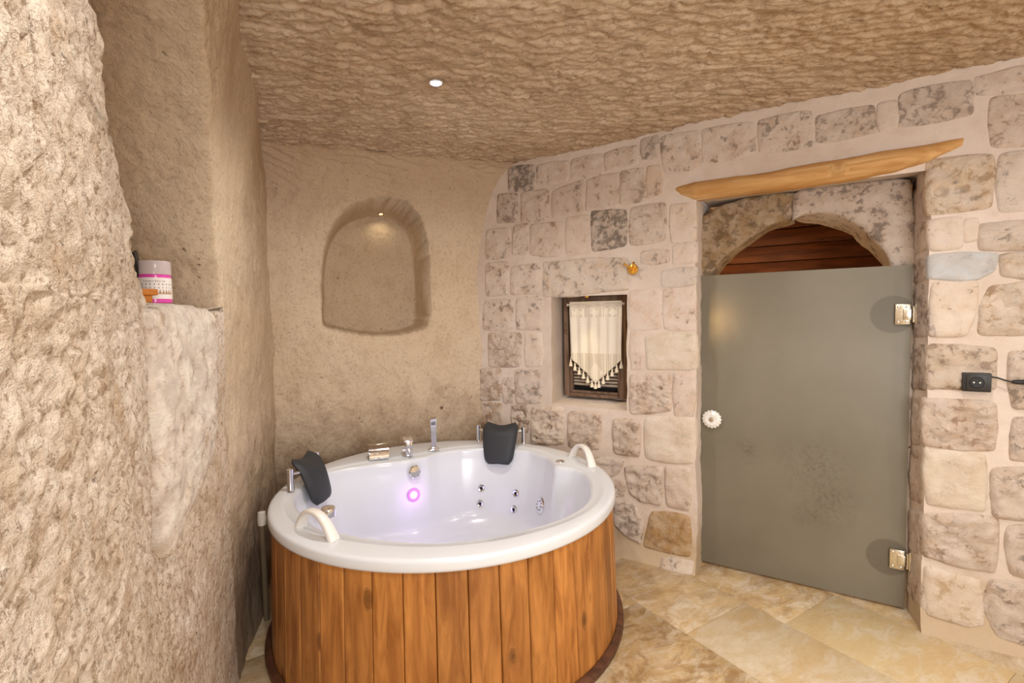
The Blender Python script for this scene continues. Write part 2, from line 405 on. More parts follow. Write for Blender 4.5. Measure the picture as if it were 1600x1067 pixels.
def emit(name, c, s):
    m, nt, b = newmat(name); b.inputs['Base Color'].default_value = (*c, 1); b.inputs['Emission Color'].default_value = (*c, 1); b.inputs['Emission Strength'].default_value = s; return m
M_LAMP = emit('spot lamp face', (1, .93, .8), 14)
M_LAMPW = emit('warm spot lamp face', (1, .78, .42), 6)
M_LED = emit('pink led', (1, .62, .95), 6)

# ------------------------------------------------------------------ planes of the room
def unit2(a, b): v = np.array([b[0]-a[0], b[1]-a[1]], float); return v/np.linalg.norm(v)
W = Frame((0, 3.317), (.843, -.538), (-.538, -.843))
CORNER = (-1.42, 3.0); JUNC = (-.218, 3.456)
bd = unit2(CORNER, JUNC); BK = Frame(CORNER, bd, (bd[1], -bd[0]))
BK_LEN = math.hypot(JUNC[0]-CORNER[0], JUNC[1]-CORNER[1])

# ------------------------------------------------------------------ ceiling
def nonuni(lo, hi, a, b, fine, coarse):
    L = list(np.arange(lo, a, coarse))+list(np.arange(a, b, fine))+list(np.arange(b, hi+coarse, coarse)); return np.array(L)
gx = nonuni(-1.75, 3.1, -1.25, 2.35, .0085, .05); gy = nonuni(-1.8, 4.0, .75, 3.62, .0085, .05)
X, Y = np.meshgrid(gx, gy, indexing='ij'); P = np.stack([X, Y, np.zeros_like(X)], -1)
w1 = fbm(P, 1.3, 3, seed=5.)*.16+fbm(P, 5., 3, seed=9.)*.045
ang = .27+.25*fbm(P, .5, 2, seed=2.)
ph = (-np.sin(ang)*X+np.cos(ang)*Y+w1)/.043
fr = ph-np.floor(ph)
saw = np.where(fr < .78, fr/.78, (1-fr)/.22)
amp = .35+.65*sstep(-.35, .4, fbm(P, 3.2, 3, seed=31.))
chips = fbm(P*np.array([1, 1.9, 1]), 17, 4, .6, 3.)
flat = sstep(0., .9, 3.0+(X+1.42)*.38-Y)
Z = CEIL+.03*fbm(P, .8, 2, seed=77.)*flat-.010*saw*amp-.012*chips-.012*(1-np.abs(fbm(P*np.array([.55, 1.15, 1])+.05*w1[..., None], 13, 3, .5, 41.))*2.2).clip(0, 1)**5*-1-.006*fbm(P, 60, 2)
me = raw_mesh('ceiling', np.stack([X, Y, Z], -1), gridF(len(gx), len(gy)), M_CEIL)
put('ceiling', me, None, kind='structure')

# ------------------------------------------------------------------ cave wall behind the tub, with the arched niche
def signed_inside(Q, poly):   # positive inside
    poly = np.asarray(poly); x, y = Q[..., 0], Q[..., 1]; d = np.full(x.shape, 1e9); ins = np.zeros(x.shape, bool)
    n = len(poly)
    for i in range(n):
        a = poly[i]; b = poly[(i+1) % n]; ex, ey = b-a
        t = np.clip(((x-a[0])*ex+(y-a[1])*ey)/(ex*ex+ey*ey), 0, 1)
        d = np.minimum(d, np.hypot(x-a[0]-t*ex, y-a[1]-t*ey))
        c = ((a[1] > y) != (b[1] > y)) & (x < (b[0]-a[0])*(y-a[1])/(b[1]-a[1]+1e-12)+a[0]); ins ^= c
    return np.where(ins, d, -d)
def chaikin(P, it=2, closed=True):
    P = np.asarray(P, float)
    for _ in range(it):
        Q = np.roll(P, -1, 0) if closed else P[1:]; A = P if closed else P[:-1]
        P = np.stack([A*.75+Q*.25, A*.25+Q*.75], 1).reshape(-1, 2)
    return P
def cove(z, rn, z0=1.62, zt=2.40):
    t = np.clip((z-z0)/(zt-z0), 0, 1); return rn*(1-np.sqrt(np.maximum(1-t**2.2, 0)))
niche_px = [(503, 508), (503, 470), (503, 430), (507, 390), (517, 358), (535, 333), (562, 318), (600, 311), (632, 318), (655, 338), (667, 372), (671, 420), (672, 470), (672, 512), (640, 521), (600, 526), (550, 521), (515, 513)]
niche = chaikin(BK.uz(niche_px), 2)
us = nonuni(-.2, BK_LEN+.42, .02, BK_LEN+.1, .009, .03); z0c = 1.60; ztc = CEIL-.004; rnc = .27; phc = np.linspace(0, PI/2, 96)
zs = np.r_[nonuni(0, z0c-.02, .45, z0c-.01, .0095, .05)[:-1], z0c+(ztc-z0c)*np.sin(phc)]; offc = np.r_[np.zeros(len(zs)-96), rnc*(1-np.cos(phc))]
U_, Z_ = np.meshgrid(us, zs, indexing='ij')
ins = signed_inside(np.stack([U_, Z_], -1), niche)
off = np.broadcast_to(offc, Z_.shape).copy()
dd = np.clip(ins/.024, 0, 1); dep = (.48+off)*np.sqrt(np.maximum(1-(1-dd)**3.4, 0)); dep[ins <= 0] = 0
Pw = BK.p(U_, Z_)
off = off+.03*fbm(Pw, 1.1, 2, seed=4.)+.012*fbm(Pw, 5, 3, seed=8.)
lip = .012*np.exp(-(ins/.03)**2)*(ins < 0)
V = BK.p(U_, Z_, off-dep-lip)
n = grid_normals(V)
if n[5, 5] @ BK.N < 0: n = -n
Pa = V*np.array([1, 1, .55])
topk = sstep(1.85, 2.25, Z_); cp_ = (V[..., 2]*1.0+V[..., 0]*.25+.07*fbm(V, 3.5, 3))/.05; cf_ = cp_-np.floor(cp_)
V = V-n*(topk*(.010*np.where(cf_ < .78, cf_/.78, (1-cf_)/.22)*(.4+.6*sstep(-.3, .4, fbm(V, 4, 2, seed=6.)))+.012*fbm(V*np.array([1, 1, 2.]), 14, 4, .6, 3.)))[..., None]
V = V+n*(.009*fbm(Pa, 22, 4, .6, 1.)+.003*fbm(V, 70, 2))[..., None]
# concentric pick marks on the niche back
me = raw_mesh('wall_back', V, gridF(len(us), len(zs)), M_CAVE)
wall_back = put('wall_back', me, None, kind='structure')

# ------------------------------------------------------------------ left wall: near rock, deep recess with ledge, far wall
P1 = np.array([-1.10, 1.915]); E1 = np.array([-.906, 1.26])
fd = unit2(P1, CORNER); FR = Frame(P1, fd, (fd[1], -fd[0]))
gd = unit2(E1, (-.44, .4)); GR = Frame(E1, gd, (-gd[1], gd[0]))
CR = Frame(E1, unit2(E1, P1), (unit2(E1, P1)[1], -unit2(E1, P1)[0]))
sil_px = [(122, -40), (125, 0), (142, 60), (152, 130), (158, 190), (178, 240), (190, 300), (203, 345), (205, 390), (216, 425), (228, 470), (231, 500)]
su = GR.uz(sil_px)      # (u along gd, z)
sz = su[::-1, 1]; suu = su[::-1, 0]
ledge_z = float(CR.uz([(285, 482)])[0, 1])
def lerp_poly(pts, n, pw=1.):
    pts = np.asarray(pts, float); s = np.r_[0, np.cumsum(np.linalg.norm(np.diff(pts, axis=0), axis=1))]
    t = np.linspace(0, 1, n)**pw*s[-1]; return np.stack([np.interp(t, s, pts[:, k]) for k in range(2)], 1)
zrows = list(np.arange(0, .3, .03))+list(np.arange(.3, ledge_z, .0065))+[ledge_z+i*.0004 for i in range(26)]+list(np.arange(ledge_z+.014, 2.47, .009))
rd = np.array([-fd[1], fd[0]])*1.0; rd = rd if rd[0] < 0 else -rd
rows = []
fore = lerp_poly([(-.9, -1.8), (-.55, -.2)], 24)
nC = 60
for z in zrows:
    ue0 = float(np.interp(ledge_z, sz, suu))
    if z < ledge_z: ue = ue0*max(0., 1-(ledge_z-z)/.45); dp = 0.
    else:
        k = min((z-ledge_z)/.0104, 1.); ue = float(np.interp(z, sz, suu)); dp = .62*k
    Ez = E1+gd*ue
    g_ = min(max((z-1.33)/1.05, 0), 1.)**1.5
    Yp = max((.535-.432*g_)/(.279-.144*g_), 1.0) if z > ledge_z else 1.915
    kk = min(max((z-ledge_z)/.3, 0), 1); Yp = 1.915+(Yp-1.915)*min(1, g_*6)
    Xf = lambda y: -.535-.295*y+.144*(3.0-np.minimum(y, 3.0))*g_
    Pz = np.array([Xf(Yp), Yp])
    Q1 = lerp_poly([(-.55, -.2), (-.44, .4), tuple(Ez)], 190)
    Q2 = lerp_poly([tuple(Ez), tuple(Ez+rd*dp)], 30)
    Q3 = lerp_poly([tuple(Ez+rd*dp), tuple(Pz+rd*dp)], nC)
    Q4 = lerp_poly([tuple(Pz+rd*dp), tuple(Pz)], 70)
    ys_ = np.linspace(Yp, 3.22, 130); Q5 = np.stack([Xf(ys_), ys_], 1)
    if z < ledge_z:
        al = lerp_poly([tuple(Ez), tuple(P1)], 158); Q2, Q3, Q4 = al[:30], al[29:89], al[88:158]
    L = np.concatenate([fore[:-1], Q1[:-1], Q2[:-1], Q3[:-1], Q4[:-1], Q5])
    rows.append(np.c_[L, np.full(len(L), z)])
V = np.array(rows).transpose(1, 0, 2)
for _ in range(5):
    V[1:-1, :, :2] = .5*V[1:-1, :, :2]+.25*(V[:-2, :, :2]+V[2:, :, :2])
n = grid_normals(V)
if n[30, 60] @ np.array([1., 0, 0]) < 0: n = -n
near = sstep(1.75, 1.2, V[..., 1])
d = .03*fbm(V, 2.2, 2, seed=3.)+(.008-.001*near)*fbm(V, 9, 3, .55, 7.)+(.003+.008*near)*fbm(V, 55, 3, .65, 11.)+.004*near*fbm(V, 95, 2, .6, 21.)
# diagonal pick marks on the far cheek of the recess
pk = (V[..., 2]*.75-V[..., 0]*.65+.09*fbm(V, 4, 3))/.065; pf = pk-np.floor(pk)
cheek = sstep(1.5, 1.6, V[..., 1])*sstep(ledge_z, ledge_z+.05, V[..., 2])*(V[..., 0] < -1.13)
d = d-.007*np.where(pf < .8, pf/.8, (1-pf)/.2)*cheek*(.5+.5*sstep(-.2, .4, fbm(V, 6, 2, seed=6.)))
V = V+n*d[..., None]
nu_, nv_ = V.shape[:2]
F = gridF(nu_, nv_)
me = raw_mesh('wall_left', V, F, [M_LEFT, M_CAVE])
cen = V.reshape(-1, 3)[F].mean(1)
isfar = ((cen[:, 1] > 1.9)).astype(int)
colidx = np.repeat(np.arange(nu_-1), nv_-1)
isfar = (((colidx > 23+189+29+59) & (cen[:, 2] > ledge_z+.003)) | (cen[:, 1] > 1.93) | (cen[:, 0] < -1.2)).astype(int)
me.polygons.foreach_set('material_index', isfar.astype(np.int32))
wall_left = put('wall_left', me, None, kind='structure')

# ------------------------------------------------------------------ stone wall with doorway and window
def door_u(x, y): return float(W.uz([(x, y)])[0, 0])
uL = door_u(1088, 620); uR = door_u(1448, 620)
zD = float(W.uz([(1250, 292)])[0, 1])
wl, wr = door_u(862, 540), door_u(980, 540)
wt = float(W.uz([(925, 462)])[0, 1]); wb = float(W.uz([(925, 637)])[0, 1])
RD = .145    # doorway recess depth
def lines(lo, hi, keys, step):
    ks = sorted([lo, hi]+keys); out = []
    for a, b in zip(ks[:-1], ks[1:]):
        nn = max(1, round((b-a)/step)); out += list(np.linspace(a, b, nn, endpoint=False))
    return np.array(out+[hi])
us = lines(-.42, 3.42, [uL, uR, wl, wr], .0125); zs = lines(0, 2.46, [zD, wt, wb], .0125)
def edge_shift(z):   # ragged left edge of the doorway
    z = np.asarray(z, float); q = np.stack([z, z*0+1.3, z*0], -1)
    return .016*fbm(q, 5, 3, seed=1.)+.008*fbm(q, 22, 3, seed=1.)
def wshift(U0, Z0):
    s = np.exp(-((U0-uL)/.035)**2)*edge_shift(Z0)*sstep(zD+.05, zD-.02, Z0)
    s = s+np.exp(-((U0-uR)/.04)**2)*.6*edge_shift(Z0+7)*sstep(zD+.05, zD-.02, Z0)
    q = np.stack([Z0, Z0*0, Z0*0+4.], -1)
    s = s+(np.exp(-((U0-wl)/.03)**2)+np.exp(-((U0-wr)/.03)**2))*.008*fbm(q, 9, 3)
    return U0+s
def woff(Pv):
    z = Pv[..., 2]
    base = .008*fbm(Pv, 2.5, 3, seed=12.)+.0035*fbm(Pv, 16, 3, seed=2.)
    skirt = .05*np.exp(-np.maximum(z, 0)/.05)
    return base+skirt
U_, Z_ = np.meshgrid(us, zs, indexing='ij')
Us = wshift(U_, Z_); P0 = W.p(Us, Z_); V = W.p(Us, Z_, woff(P0))
PITS = [(937,355,.016),(797,527,.010),(1032,606,.012),(816,661,.016),(857,653,.014),(860,667,.016),(838,683,.012),(1469,300,.022),(1499,297,.016),(1521,310,.012),(1492,285,.008)]
F = gridF(len(us), len(zs))
cu = (us[:-1]+us[1:])/2; cz = (zs[:-1]+zs[1:])/2; CU, CZ = np.meshgrid(cu, cz, indexing='ij')
hole = ((CU > uL) & (CU < uR) & (CZ < zD)) | ((CU > wl) & (CU < wr) & (CZ < wt) & (CZ > wb))
for px_, py_, pr_ in PITS:
    k_ = W.uz([(px_, py_)])[0]; hole |= np.hypot(CU-k_[0], CZ-k_[1]) < pr_+.004
F = F[~hole.ravel()]
Vl = [V.reshape(-1, 3)]; Fl = [F]; base = len(Vl[0])
def add_patch(Vp, jitter=.003):
    global base
    nn = grid_normals(Vp); edge = np.ones(Vp.shape[:2]); edge[:, 0] = 0
    Vp = Vp+nn*(jitter*fbm(Vp, 14, 3, .6, 5.)*edge)[..., None]
    Vl.append(Vp.reshape(-1, 3)); Fl.append(gridF(Vp.shape[0], Vp.shape[1], base)); base += Vp.shape[0]*Vp.shape[1]
def loft(A, Bv, nd):   # A outer edge points on the wall surface, B inner edge
    t = np.linspace(0, 1, nd)[None, :, None]; return A[:, None, :]*(1-t)+Bv[:, None, :]*t
def surf(u, z):
    u, z = np.broadcast_arrays(np.asarray(u, float), np.asarray(z, float)); uu = wshift(u, z); p0 = W.p(uu, z); return W.p(uu, z, woff(p0))
uRi = float(W.uz([(1425, 620)], -RD)[0, 0]); zD = float(W.uz([(1250, 287)])[0, 1])
DB = RD+.26      # full thickness of the wall at the doorway
zz = zs[zs <= zD+1e-6]
add_patch(loft(surf(uL, zz), W.p(np.full(len(zz), uL+.0), zz, -DB), 20))
add_patch(loft(surf(uR, zz), W.p(np.full(len(zz), uRi), zz, -RD), 14), .006); add_patch(loft(W.p(np.full(len(zz), uRi), zz, -RD), W.p(np.full(len(zz), uRi), zz, -DB), 14))
uu = us[(us >= uL-1e-6) & (us <= uR+1e-6)]
add_patch(loft(surf(uu, zD), W.p(uu, np.full(len(uu), zD), -DB), 20))
# window reveal, narrowing to the frame
WD = .20
il, ir = W.uz([(882, 540), (1003, 540)], -WD)[:, 0]
it_, ib_ = W.uz([(930, 461), (930, 621)], -WD)[:, 1]
zz = zs[(zs >= wb-1e-6) & (zs <= wt+1e-6)]; tz = (zz-wb)/(wt-wb); izz = ib_+tz*(it_-ib_)
uu = us[(us >= wl-1e-6) & (us <= wr+1e-6)]; tu = (uu-wl)/(wr-wl); iuu = il+tu*(ir-il)
add_patch(loft(surf(wl, zz), W.p(np.full(len(zz), il), izz, -WD), 14))
add_patch(loft(surf(wr, zz), W.p(np.full(len(zz), ir), izz, -WD), 14))
add_patch(loft(surf(uu, wt), W.p(iuu, np.full(len(uu), it_), -WD), 14))
add_patch(loft(surf(uu, wb), W.p(iuu, np.full(len(uu), ib_), -WD), 14), .006)
# back of the recess
t1, t2 = np.meshgrid(np.linspace(il-.01, ir+.01, 12), np.linspace(ib_-.01, it_+.01, 12), indexing='ij')
add_patch(W.p(t1, t2, np.full(t1.shape, -WD-.06)))
me = raw_mesh('wall_right', np.concatenate(Vl), np.concatenate(Fl), M_MORTAR)
wall_right = put('wall_right', me, None, kind='structure')

# other sides of the room, behind and beside the photographer
def flat_wall(name, a, b, mat, z1=2.46, holes=None):
    fr = Frame(a, unit2(a, b), (0, 1)); L = math.hypot(b[0]-a[0], b[1]-a[1])
    u = np.linspace(0, L, 60); z = np.linspace(0, z1, 50)
    A, C = np.meshgrid(u, z, indexing='ij'); V = fr.p(A, C, 0.)
    nn = np.array([-fr.U[1], fr.U[0], 0]); V = V+nn*(.02*fbm(V, 2, 4))[..., None]
    F = gridF(60, 50)
    if holes:
        c = V.reshape(-1, 3)[F].mean(1); k = (c[:, 0] > holes[0]) & (c[:, 0] < holes[1]) & (c[:, 2] > holes[2]) & (c[:, 2] < holes[3]); F = F[~k]
    return put(name, raw_mesh(name, V, F, mat), None, kind='structure')
we = W.p(3.40, 0.)
flat_wall('wall_side', (we[0]-.02, we[1]+.1), (we[0]-.02, -1.8), M_PLAIN)
flat_wall('wall_front', (-1.0, -1.8), (we[0], -1.8), M_PLAIN, holes=(.45, 1.75, .9, 2.0))  # opening added to go with the rear fill light

# ------------------------------------------------------------------ individual stones of the masonry
def stone_mesh(frame, pts_px, h=.012, rough=.006, pits=(), seed=0, rnd=.3, res=.011, off=0., sink=.018):
    C = frame.uz(pts_px, off)
    n4 = len(C); Pn = []
    for i in range(n4):   # subdivide sides, then round the corners
        a, b = C[i], C[(i+1) % n4]
        for t in (rnd*.2, .28, .5, .72, 1-rnd*.2): Pn.append(a*(1-t)+b*t)
    O = chaikin(Pn, 1)
    s = np.r_[0, np.cumsum(np.linalg.norm(np.diff(np.vstack([O, O[:1]]), axis=0), axis=1))]
    Oc = np.vstack([O, O[:1]]); A = 160; t = np.linspace(0, s[-1], A, endpoint=False)
    O = np.stack([np.interp(t, s, Oc[:, k]) for k in range(2)], 1)
    c = O.mean(0); rad = np.linalg.norm(O-c, axis=1)
    q = np.c_[O*1.0, np.full(A, seed*3.1)]
    O = c+(O-c)*(1+.015/rad+.07*fbm(q, 7, 2, .6)+.03*fbm(q, 24, 3, .6))[:, None]
    Ng = int(np.clip(2*rad.mean()/res, 10, 40)); Ng += Ng % 2
    g1 = np.sin(np.linspace(-1, 1, Ng+1)*PI/2*.85)/math.sin(PI/2*.85)
    g1 = np.r_[-1.03, g1, 1.03]; ga, gb = np.meshgrid(g1, g1, indexing='ij')
    rr = np.maximum(abs(ga), abs(gb)); r0 = np.maximum(rr, 1e-9); x_, y_ = ga/r0, gb/r0
    # perimeter fraction, starting at the first corner of the outline, side by side
    fr_ = np.where(y_ <= -1+1e-9, (x_+1)/2, np.where(x_ >= 1-1e-9, 1+(y_+1)/2, np.where(y_ >= 1-1e-9, 2+(1-x_)/2, 3+(1-y_)/2)))
    if n4 == 4:
        cor = [np.argmin(np.linalg.norm(O-C[k], axis=1)) for k in range(4)]
        cor = [cor[0]]+[k+(A if k < cor[0] else 0) for k in cor[1:]]; idx = np.interp(fr_, [0, 1, 2, 3, 4], cor+[cor[0]+A]) % A
    else: idx = fr_/4*A % A
    i0 = np.floor(idx).astype(int) % A; f_ = (idx-np.floor(idx))[..., None]
    Op = O[i0]*(1-f_)+O[(i0+1) % A]*f_
    UZ = (c+(Op-c)*rr[..., None]).reshape(-1, 2); rr = rr.ravel()
    P0 = frame.p(UZ[:, 0], UZ[:, 1])
    Pz = P0+seed*1.7
    hh = h*.8*np.clip(1-rr**9, 0, 1)+rough*(1.5*fbm(Pz, 9, 3, .55)+2.0*fbm(Pz*np.array([1, 1, 1.8]), 26, 4, .65))*np.clip(1-rr**5, 0, 1)
    hh = np.maximum(hh, -.004)
    hh[rr > .995] = -.004; hh[rr > 1.01] = -sink
    for (px, py, pr) in pits:
        k = frame.uz([(px, py)], off)[0]; dd = np.hypot(UZ[:, 0]-k[0], (UZ[:, 1]-k[1])*1.2)/pr
        hh -= .03*np.exp(-dd**4)
    V = frame.p(UZ[:, 0], UZ[:, 1], off+hh+(woff(P0) if frame is W else 0))
    F = gridF(Ng+3, Ng+3); cc = V.mean(0)
    k = (Ng+3)//2; v = V.reshape(Ng+3, Ng+3, 3)
    if np.cross(v[k+1, k]-v[k, k], v[k, k+1]-v[k, k]) @ frame.N < 0: F = F[:, ::-1]
    return V-cc, F, cc
scount = 0
def stone(pts, col='#c3b2a2', h=.010, rough=.006, stain=0., wash=.5, bumpy=.7, sc_='#5f5348', pits=(), frame=None, parent=None, rnd=.3, name='stone', off=0., sink=.018):
    global scount; scount += 1
    frame = frame or W; parent = parent or wall_right
    if len(pts) == 4 and not isinstance(pts[0], (tuple, list)):
        x0, y0, x1, y1 = pts; pts = [(x0, y0), (x1, y0), (x1, y1), (x0, y1)]
    V, F, cc = stone_mesh(frame, pts, h, rough, pits, scount, rnd, .006 if pits else .011, off, sink)
    me = raw_mesh('stone', V, F, M_STONE)
    o = put(name, me, parent, tuple(cc)); mc = srgb('#ddd0c3'); k_ = .6 if col not in ('#b5976b', '#bfc3c6', '#f2ece2') else .0
    o.color = tuple(a_*(1-k_)+b_*k_ for a_, b_ in zip(srgb(col), mc)); o['stain'] = float(stain); o['wash'] = float(wash); o['rough'] = float(bumpy); o['stain_color'] = srgb(sc_)[:3]
    return o
Q = lambda *a: [(a[i], a[i+1]) for i in range(0, len(a), 2)]
LI = '#c9b8aa'; GY = '#b3a79c'; PK = '#c8b5a8'; WH = '#d9cec0'; CR_ = '#d8d0bc'; BR = '#b79f83'
# top course under the ceiling
stone(Q(795,262,834,259,833,295,796,298), '#8d8379', .010, .004, .9, .3, .9, '#4a4643')
stone(Q(840,259,886,252,886,282,840,288), PK, .006, .004, .35, .5)
stone(Q(893,250,940,241,942,272,893,279), PK, .006, .004, .35, .5)
stone(Q(946,240,996,228,997,256,947,268), PK, .006, .004, .3, .6)
stone(Q(1003,220,1028,213,1027,244,1005,248), '#a0978f', .008, .004, .7, .3, .8, '#5b5754')
stone(Q(1034,215,1092,205,1094,262,1040,272), LI, .006, .004, .45, .6)
stone(Q(1099,204,1176,192,1178,240,1100,254), LI, .006, .004, .35, .7)
stone(Q(1187,189,1267,174,1271,228,1188,238), LI, .006, .004, .6, .5, .8)
stone(Q(1277,182,1363,165,1367,207,1278,223), GY, .006, .005, .65, .4, .8)
stone(Q(1372,163,1400,158,1401,197,1374,205), LI, .006, .004, .3, .7)
stone(Q(1408,146,1516,125,1518,178,1406,198), GY, .007, .005, .75, .4, .8, '#6e6159')
stone(Q(1527,121,1640,98,1640,138,1529,148), LI, .007, .004, .3, .7)
stone(Q(1548,154,1640,142,1640,222,1550,228), LI, .007, .005, .5, .5, .8, '#84705a')
# second course
stone(Q(779,305,807,303,807,345,777,347), '#a3948a', .010, .004, .75, .4, .9, '#6a5850')
stone(Q(815,302,856,297,855,343,815,348), PK, .010, .006, .5, .5, .9, '#8a6f62')
stone(Q(863,300,911,281,912,332,864,339), '#b9aca8', .008, .002, .1, .2, .3)
stone(Q(918,281,966,272,965,323,918,328), '#bcaea6', .009, .002, .4, .2, .4, '#7c6555')
stone(Q(971,269,1007,265,1008,312,970,318), LI, .008, .006, .7, .4, .9, '#8b7561')
stone(Q(1012,262,1033,260,1033,303,1012,309), '#c9a887', .006, .003, .4, .5)
# third course
stone(Q(761,361,796,357,796,400,760,405), LI, .010, .005, .3, .6)
stone(Q(803,355,824,350,823,395,801,397), LI, .010, .006, .6, .5, .9, '#8b7561')
stone(Q(830,352,878,348,875,400,830,397), PK, .010, .005, .4, .4, .8, '#8a6a58')
stone(Q(886,341,920,337,922,393,886,397), PK, .008, .002, .15, .4, .4)
stone(Q(926,332,977,329,977,382,927,391), '#a99d8f', .012, .007, 1.05, .3, 1.0, '#45403b', [(937, 355, .016)])
stone(Q(986,325,1039,319,1039,375,986,382), LI, .009, .006, .7, .5, .9, '#84705f')
stone(Q(1048,321,1085,319,1085,375,1050,377), WH, .008, .003, .1, .6, .4)
# around the lintel over the window
stone(Q(760,413,793,411,793,459,761,460), LI, .012, .005, .3, .6)
stone(Q(799,418,843,412,843,456,800,460), LI, .010, .005, .35, .7)
stone(Q(851,410,980,403,983,452,852,463), '#dfd3c1', .016, .007, .45, .8, 1., '#7d6f5f', rnd=.2)
stone(Q(1003,394,1044,391,1044,409,1003,412), LI, .006, .004, .5, .6)
stone(Q(1053,384,1085,380,1085,409,1053,411), WH, .008, .003, .1, .6, .4)
stone(Q(1035,424,1085,418,1085,445,1036,447), '#bdbdbf', .007, .003, .3, .3, .4, '#8e8f93')
stone(Q(985,455,1032,453,1032,512,985,514), PK, .006, .002, .1, .7, .3)
stone(Q(1038,453,1085,450,1085,514,1038,514), PK, .007, .002, .15, .7, .3)
stone(Q(757,471,800,469,800,514,757,514), LI, .010, .006, .5, .5)
stone(Q(808,467,846,464,846,514,808,514), LI, .010, .005, .4, .6)
stone(Q(764,521,814,521,812,572,766,571), '#bca998', .014, .010, .5, .4, 1., '#8b7561', [(797, 527, .010)])
stone(Q(821,521,846,521,846,571,822,572), WH, .010, .003, .1, .6, .4)
stone(Q(1010,525,1085,521,1085,575,1012,576), '#d3d0be', .012, .003, .15, .3, .5, '#a8a594')
stone(Q(986,519,1004,519,1004,574,987,577), PK, .007, .003, .1, .6, .4)
stone(Q(751,578,782,577,782,624,752,624), LI, .014, .010, .7, .5, 1., '#96795a')
stone(Q(786,592,802,592,802,629,787,629), LI, .010, .008, .4, .6, .9)
stone(Q(806,579,846,580,845,629,808,629), LI, .012, .010, .45, .6, 1.)
stone(Q(986,588,1046,585,1048,641,986,646), '#cbb8a8', .016, .010, .45, .5, 1., '#8b7561', [(1032, 606, .012)])
stone(Q(1053,584,1084,582,1084,649,1055,651), PK, .010, .004, .2, .6, .6)
# lower courses
stone(Q(752,631,783,631,781,668,752,668), '#a98c6b', .016, .012, .8, .4, 1., '#7a5634')
stone(Q(800,634,826,634,825,674,801,670), '#a8907a', .016, .012, .8, .4, 1., '#6e4a32', [(816, 661, .016)])
stone(Q(833,639,880,639,879,692,831,692), '#d0bea4', .018, .011, .5, .5, 1., '#8b6b4a', [(857, 653, .014), (860, 667, .016), (838, 683, .012)])
stone(Q(889,644,938,645,936,702,889,698), '#bfa892', .020, .014, .55, .4, 1., '#7d6452')
stone(Q(960,655,998,658,998,712,960,707), '#bba999', .020, .015, .45, .4, 1., '#7b6757')
stone(Q(1009,653,1085,651,1082,724,1010,716), '#d6d2c2', .016, .004, .15, .3, .5, '#b2aa98')
stone(Q(915,716,975,718,968,736,948,746,930,738), '#b8a899', .016, .014, .4, .4, 1.)
stone(Q(955,752,976,751,975,772,957,775), '#bcab9b', .012, .010, .3, .5, 1.)
stone(Q(977,730,1034,731,1032,788,1000,782,984,768), '#c2b2a4', .022, .017, .45, .5, 1., '#75655a')
stone(Q(1041,731,1077,733,1077,796,1043,789), '#cbb8a8', .018, .007, .25, .5, .8)
stone(Q(960,782,990,790,1002,815,1001,846,985,838,962,818), '#b0a295', .024, .018, .6, .4, 1., '#6f645c')
stone(Q(1020,801,1077,807,1078,867,1009,851), '#b5976b', .018, .008, .5, .25, .9, '#8a6a40')
stone(Q(1038,869,1083,875,1081,891,1038,881), '#cfc4b2', .014, .006, .2, .6, .8)
# right of the doorway
stone(Q(1450,252,1548,245,1546,322,1452,334), '#d8c4a2', .020, .008, .55, .5, 1., '#9a7a52', [(1469, 300, .022), (1499, 297, .016), (1521, 310, .012), (1492, 285, .008)])
stone(Q(1562,244,1640,234,1640,322,1562,330), '#d9d3ca', .014, .006, .3, .6, .8)
stone(Q(1454,346,1502,341,1501,385,1456,389), '#dcd6cc', .012, .004, .2, .6, .6)
stone(Q(1509,346,1526,344,1525,372,1509,376), WH, .008, .003, .1, .6, .5)
stone(Q(1531,351,1640,347,1640,385,1534,390), '#d3c7b6', .018, .014, .35, .6, 1.)
stone(Q(1457,399,1556,397,1546,424,1524,434,1457,434), '#bfc3c6', .010, .003, .25, .2, .4, '#9da0a6', rnd=.15)
stone(Q(1564,399,1640,394,1640,434,1568,430), '#d3c4ae', .018, .014, .5, .5, 1., '#a08c6c')
stone(Q(1457,444,1526,442,1520,485,1508,522,1460,524), '#dccdb9', .016, .004, .2, .5, .6)
stone(Q(1550,450,1640,440,1640,522,1532,520,1536,480), '#cdb89c', .024, .018, .6, .5, 1., '#96754c')
stone(Q(1453,540,1552,546,1551,606,1452,604), '#c0ab90', .020, .014, .65, .4, 1., '#7d6a58')
stone(Q(1578,552,1640,552,1640,640,1582,636), '#c8b6a4', .022, .016, .5, .5, 1.)
stone(Q(1446,625,1552,630,1552,703,1446,695), '#c9b4a0', .022, .017, .55, .5, 1., '#8a6650')
stone(Q(1585,655,1640,655,1640,722,1580,716), '#c4b0a0', .022, .016, .5, .5, 1.)
stone(Q(1447,703,1537,712,1537,795,1449,787), '#d6d0bd', .018, .005, .2, .3, .6, '#aba391', rnd=.18)
stone(Q(1552,735,1640,730,1640,812,1556,806), '#c6b4a4', .022, .016, .4, .5, 1.)
stone(Q(1443,802,1557,810,1552,893,1500,884,1444,868), '#c8b5a3', .026, .018, .45, .5, 1., '#8e7560')
stone(Q(1574,824,1640,822,1640,908,1580,896), '#bfae9f', .024, .017, .5, .4, 1.)
stone(Q(1446,886,1528,908,1534,972,1510,974,1449,956), '#d6ccb9', .016, .005, .4, .3, .7, '#a88f68', rnd=.18)
stone(Q(1548,908,1640,922,1640,1008,1560,990,1540,950), '#c0ab98', .022, .018, .5, .4, 1.)
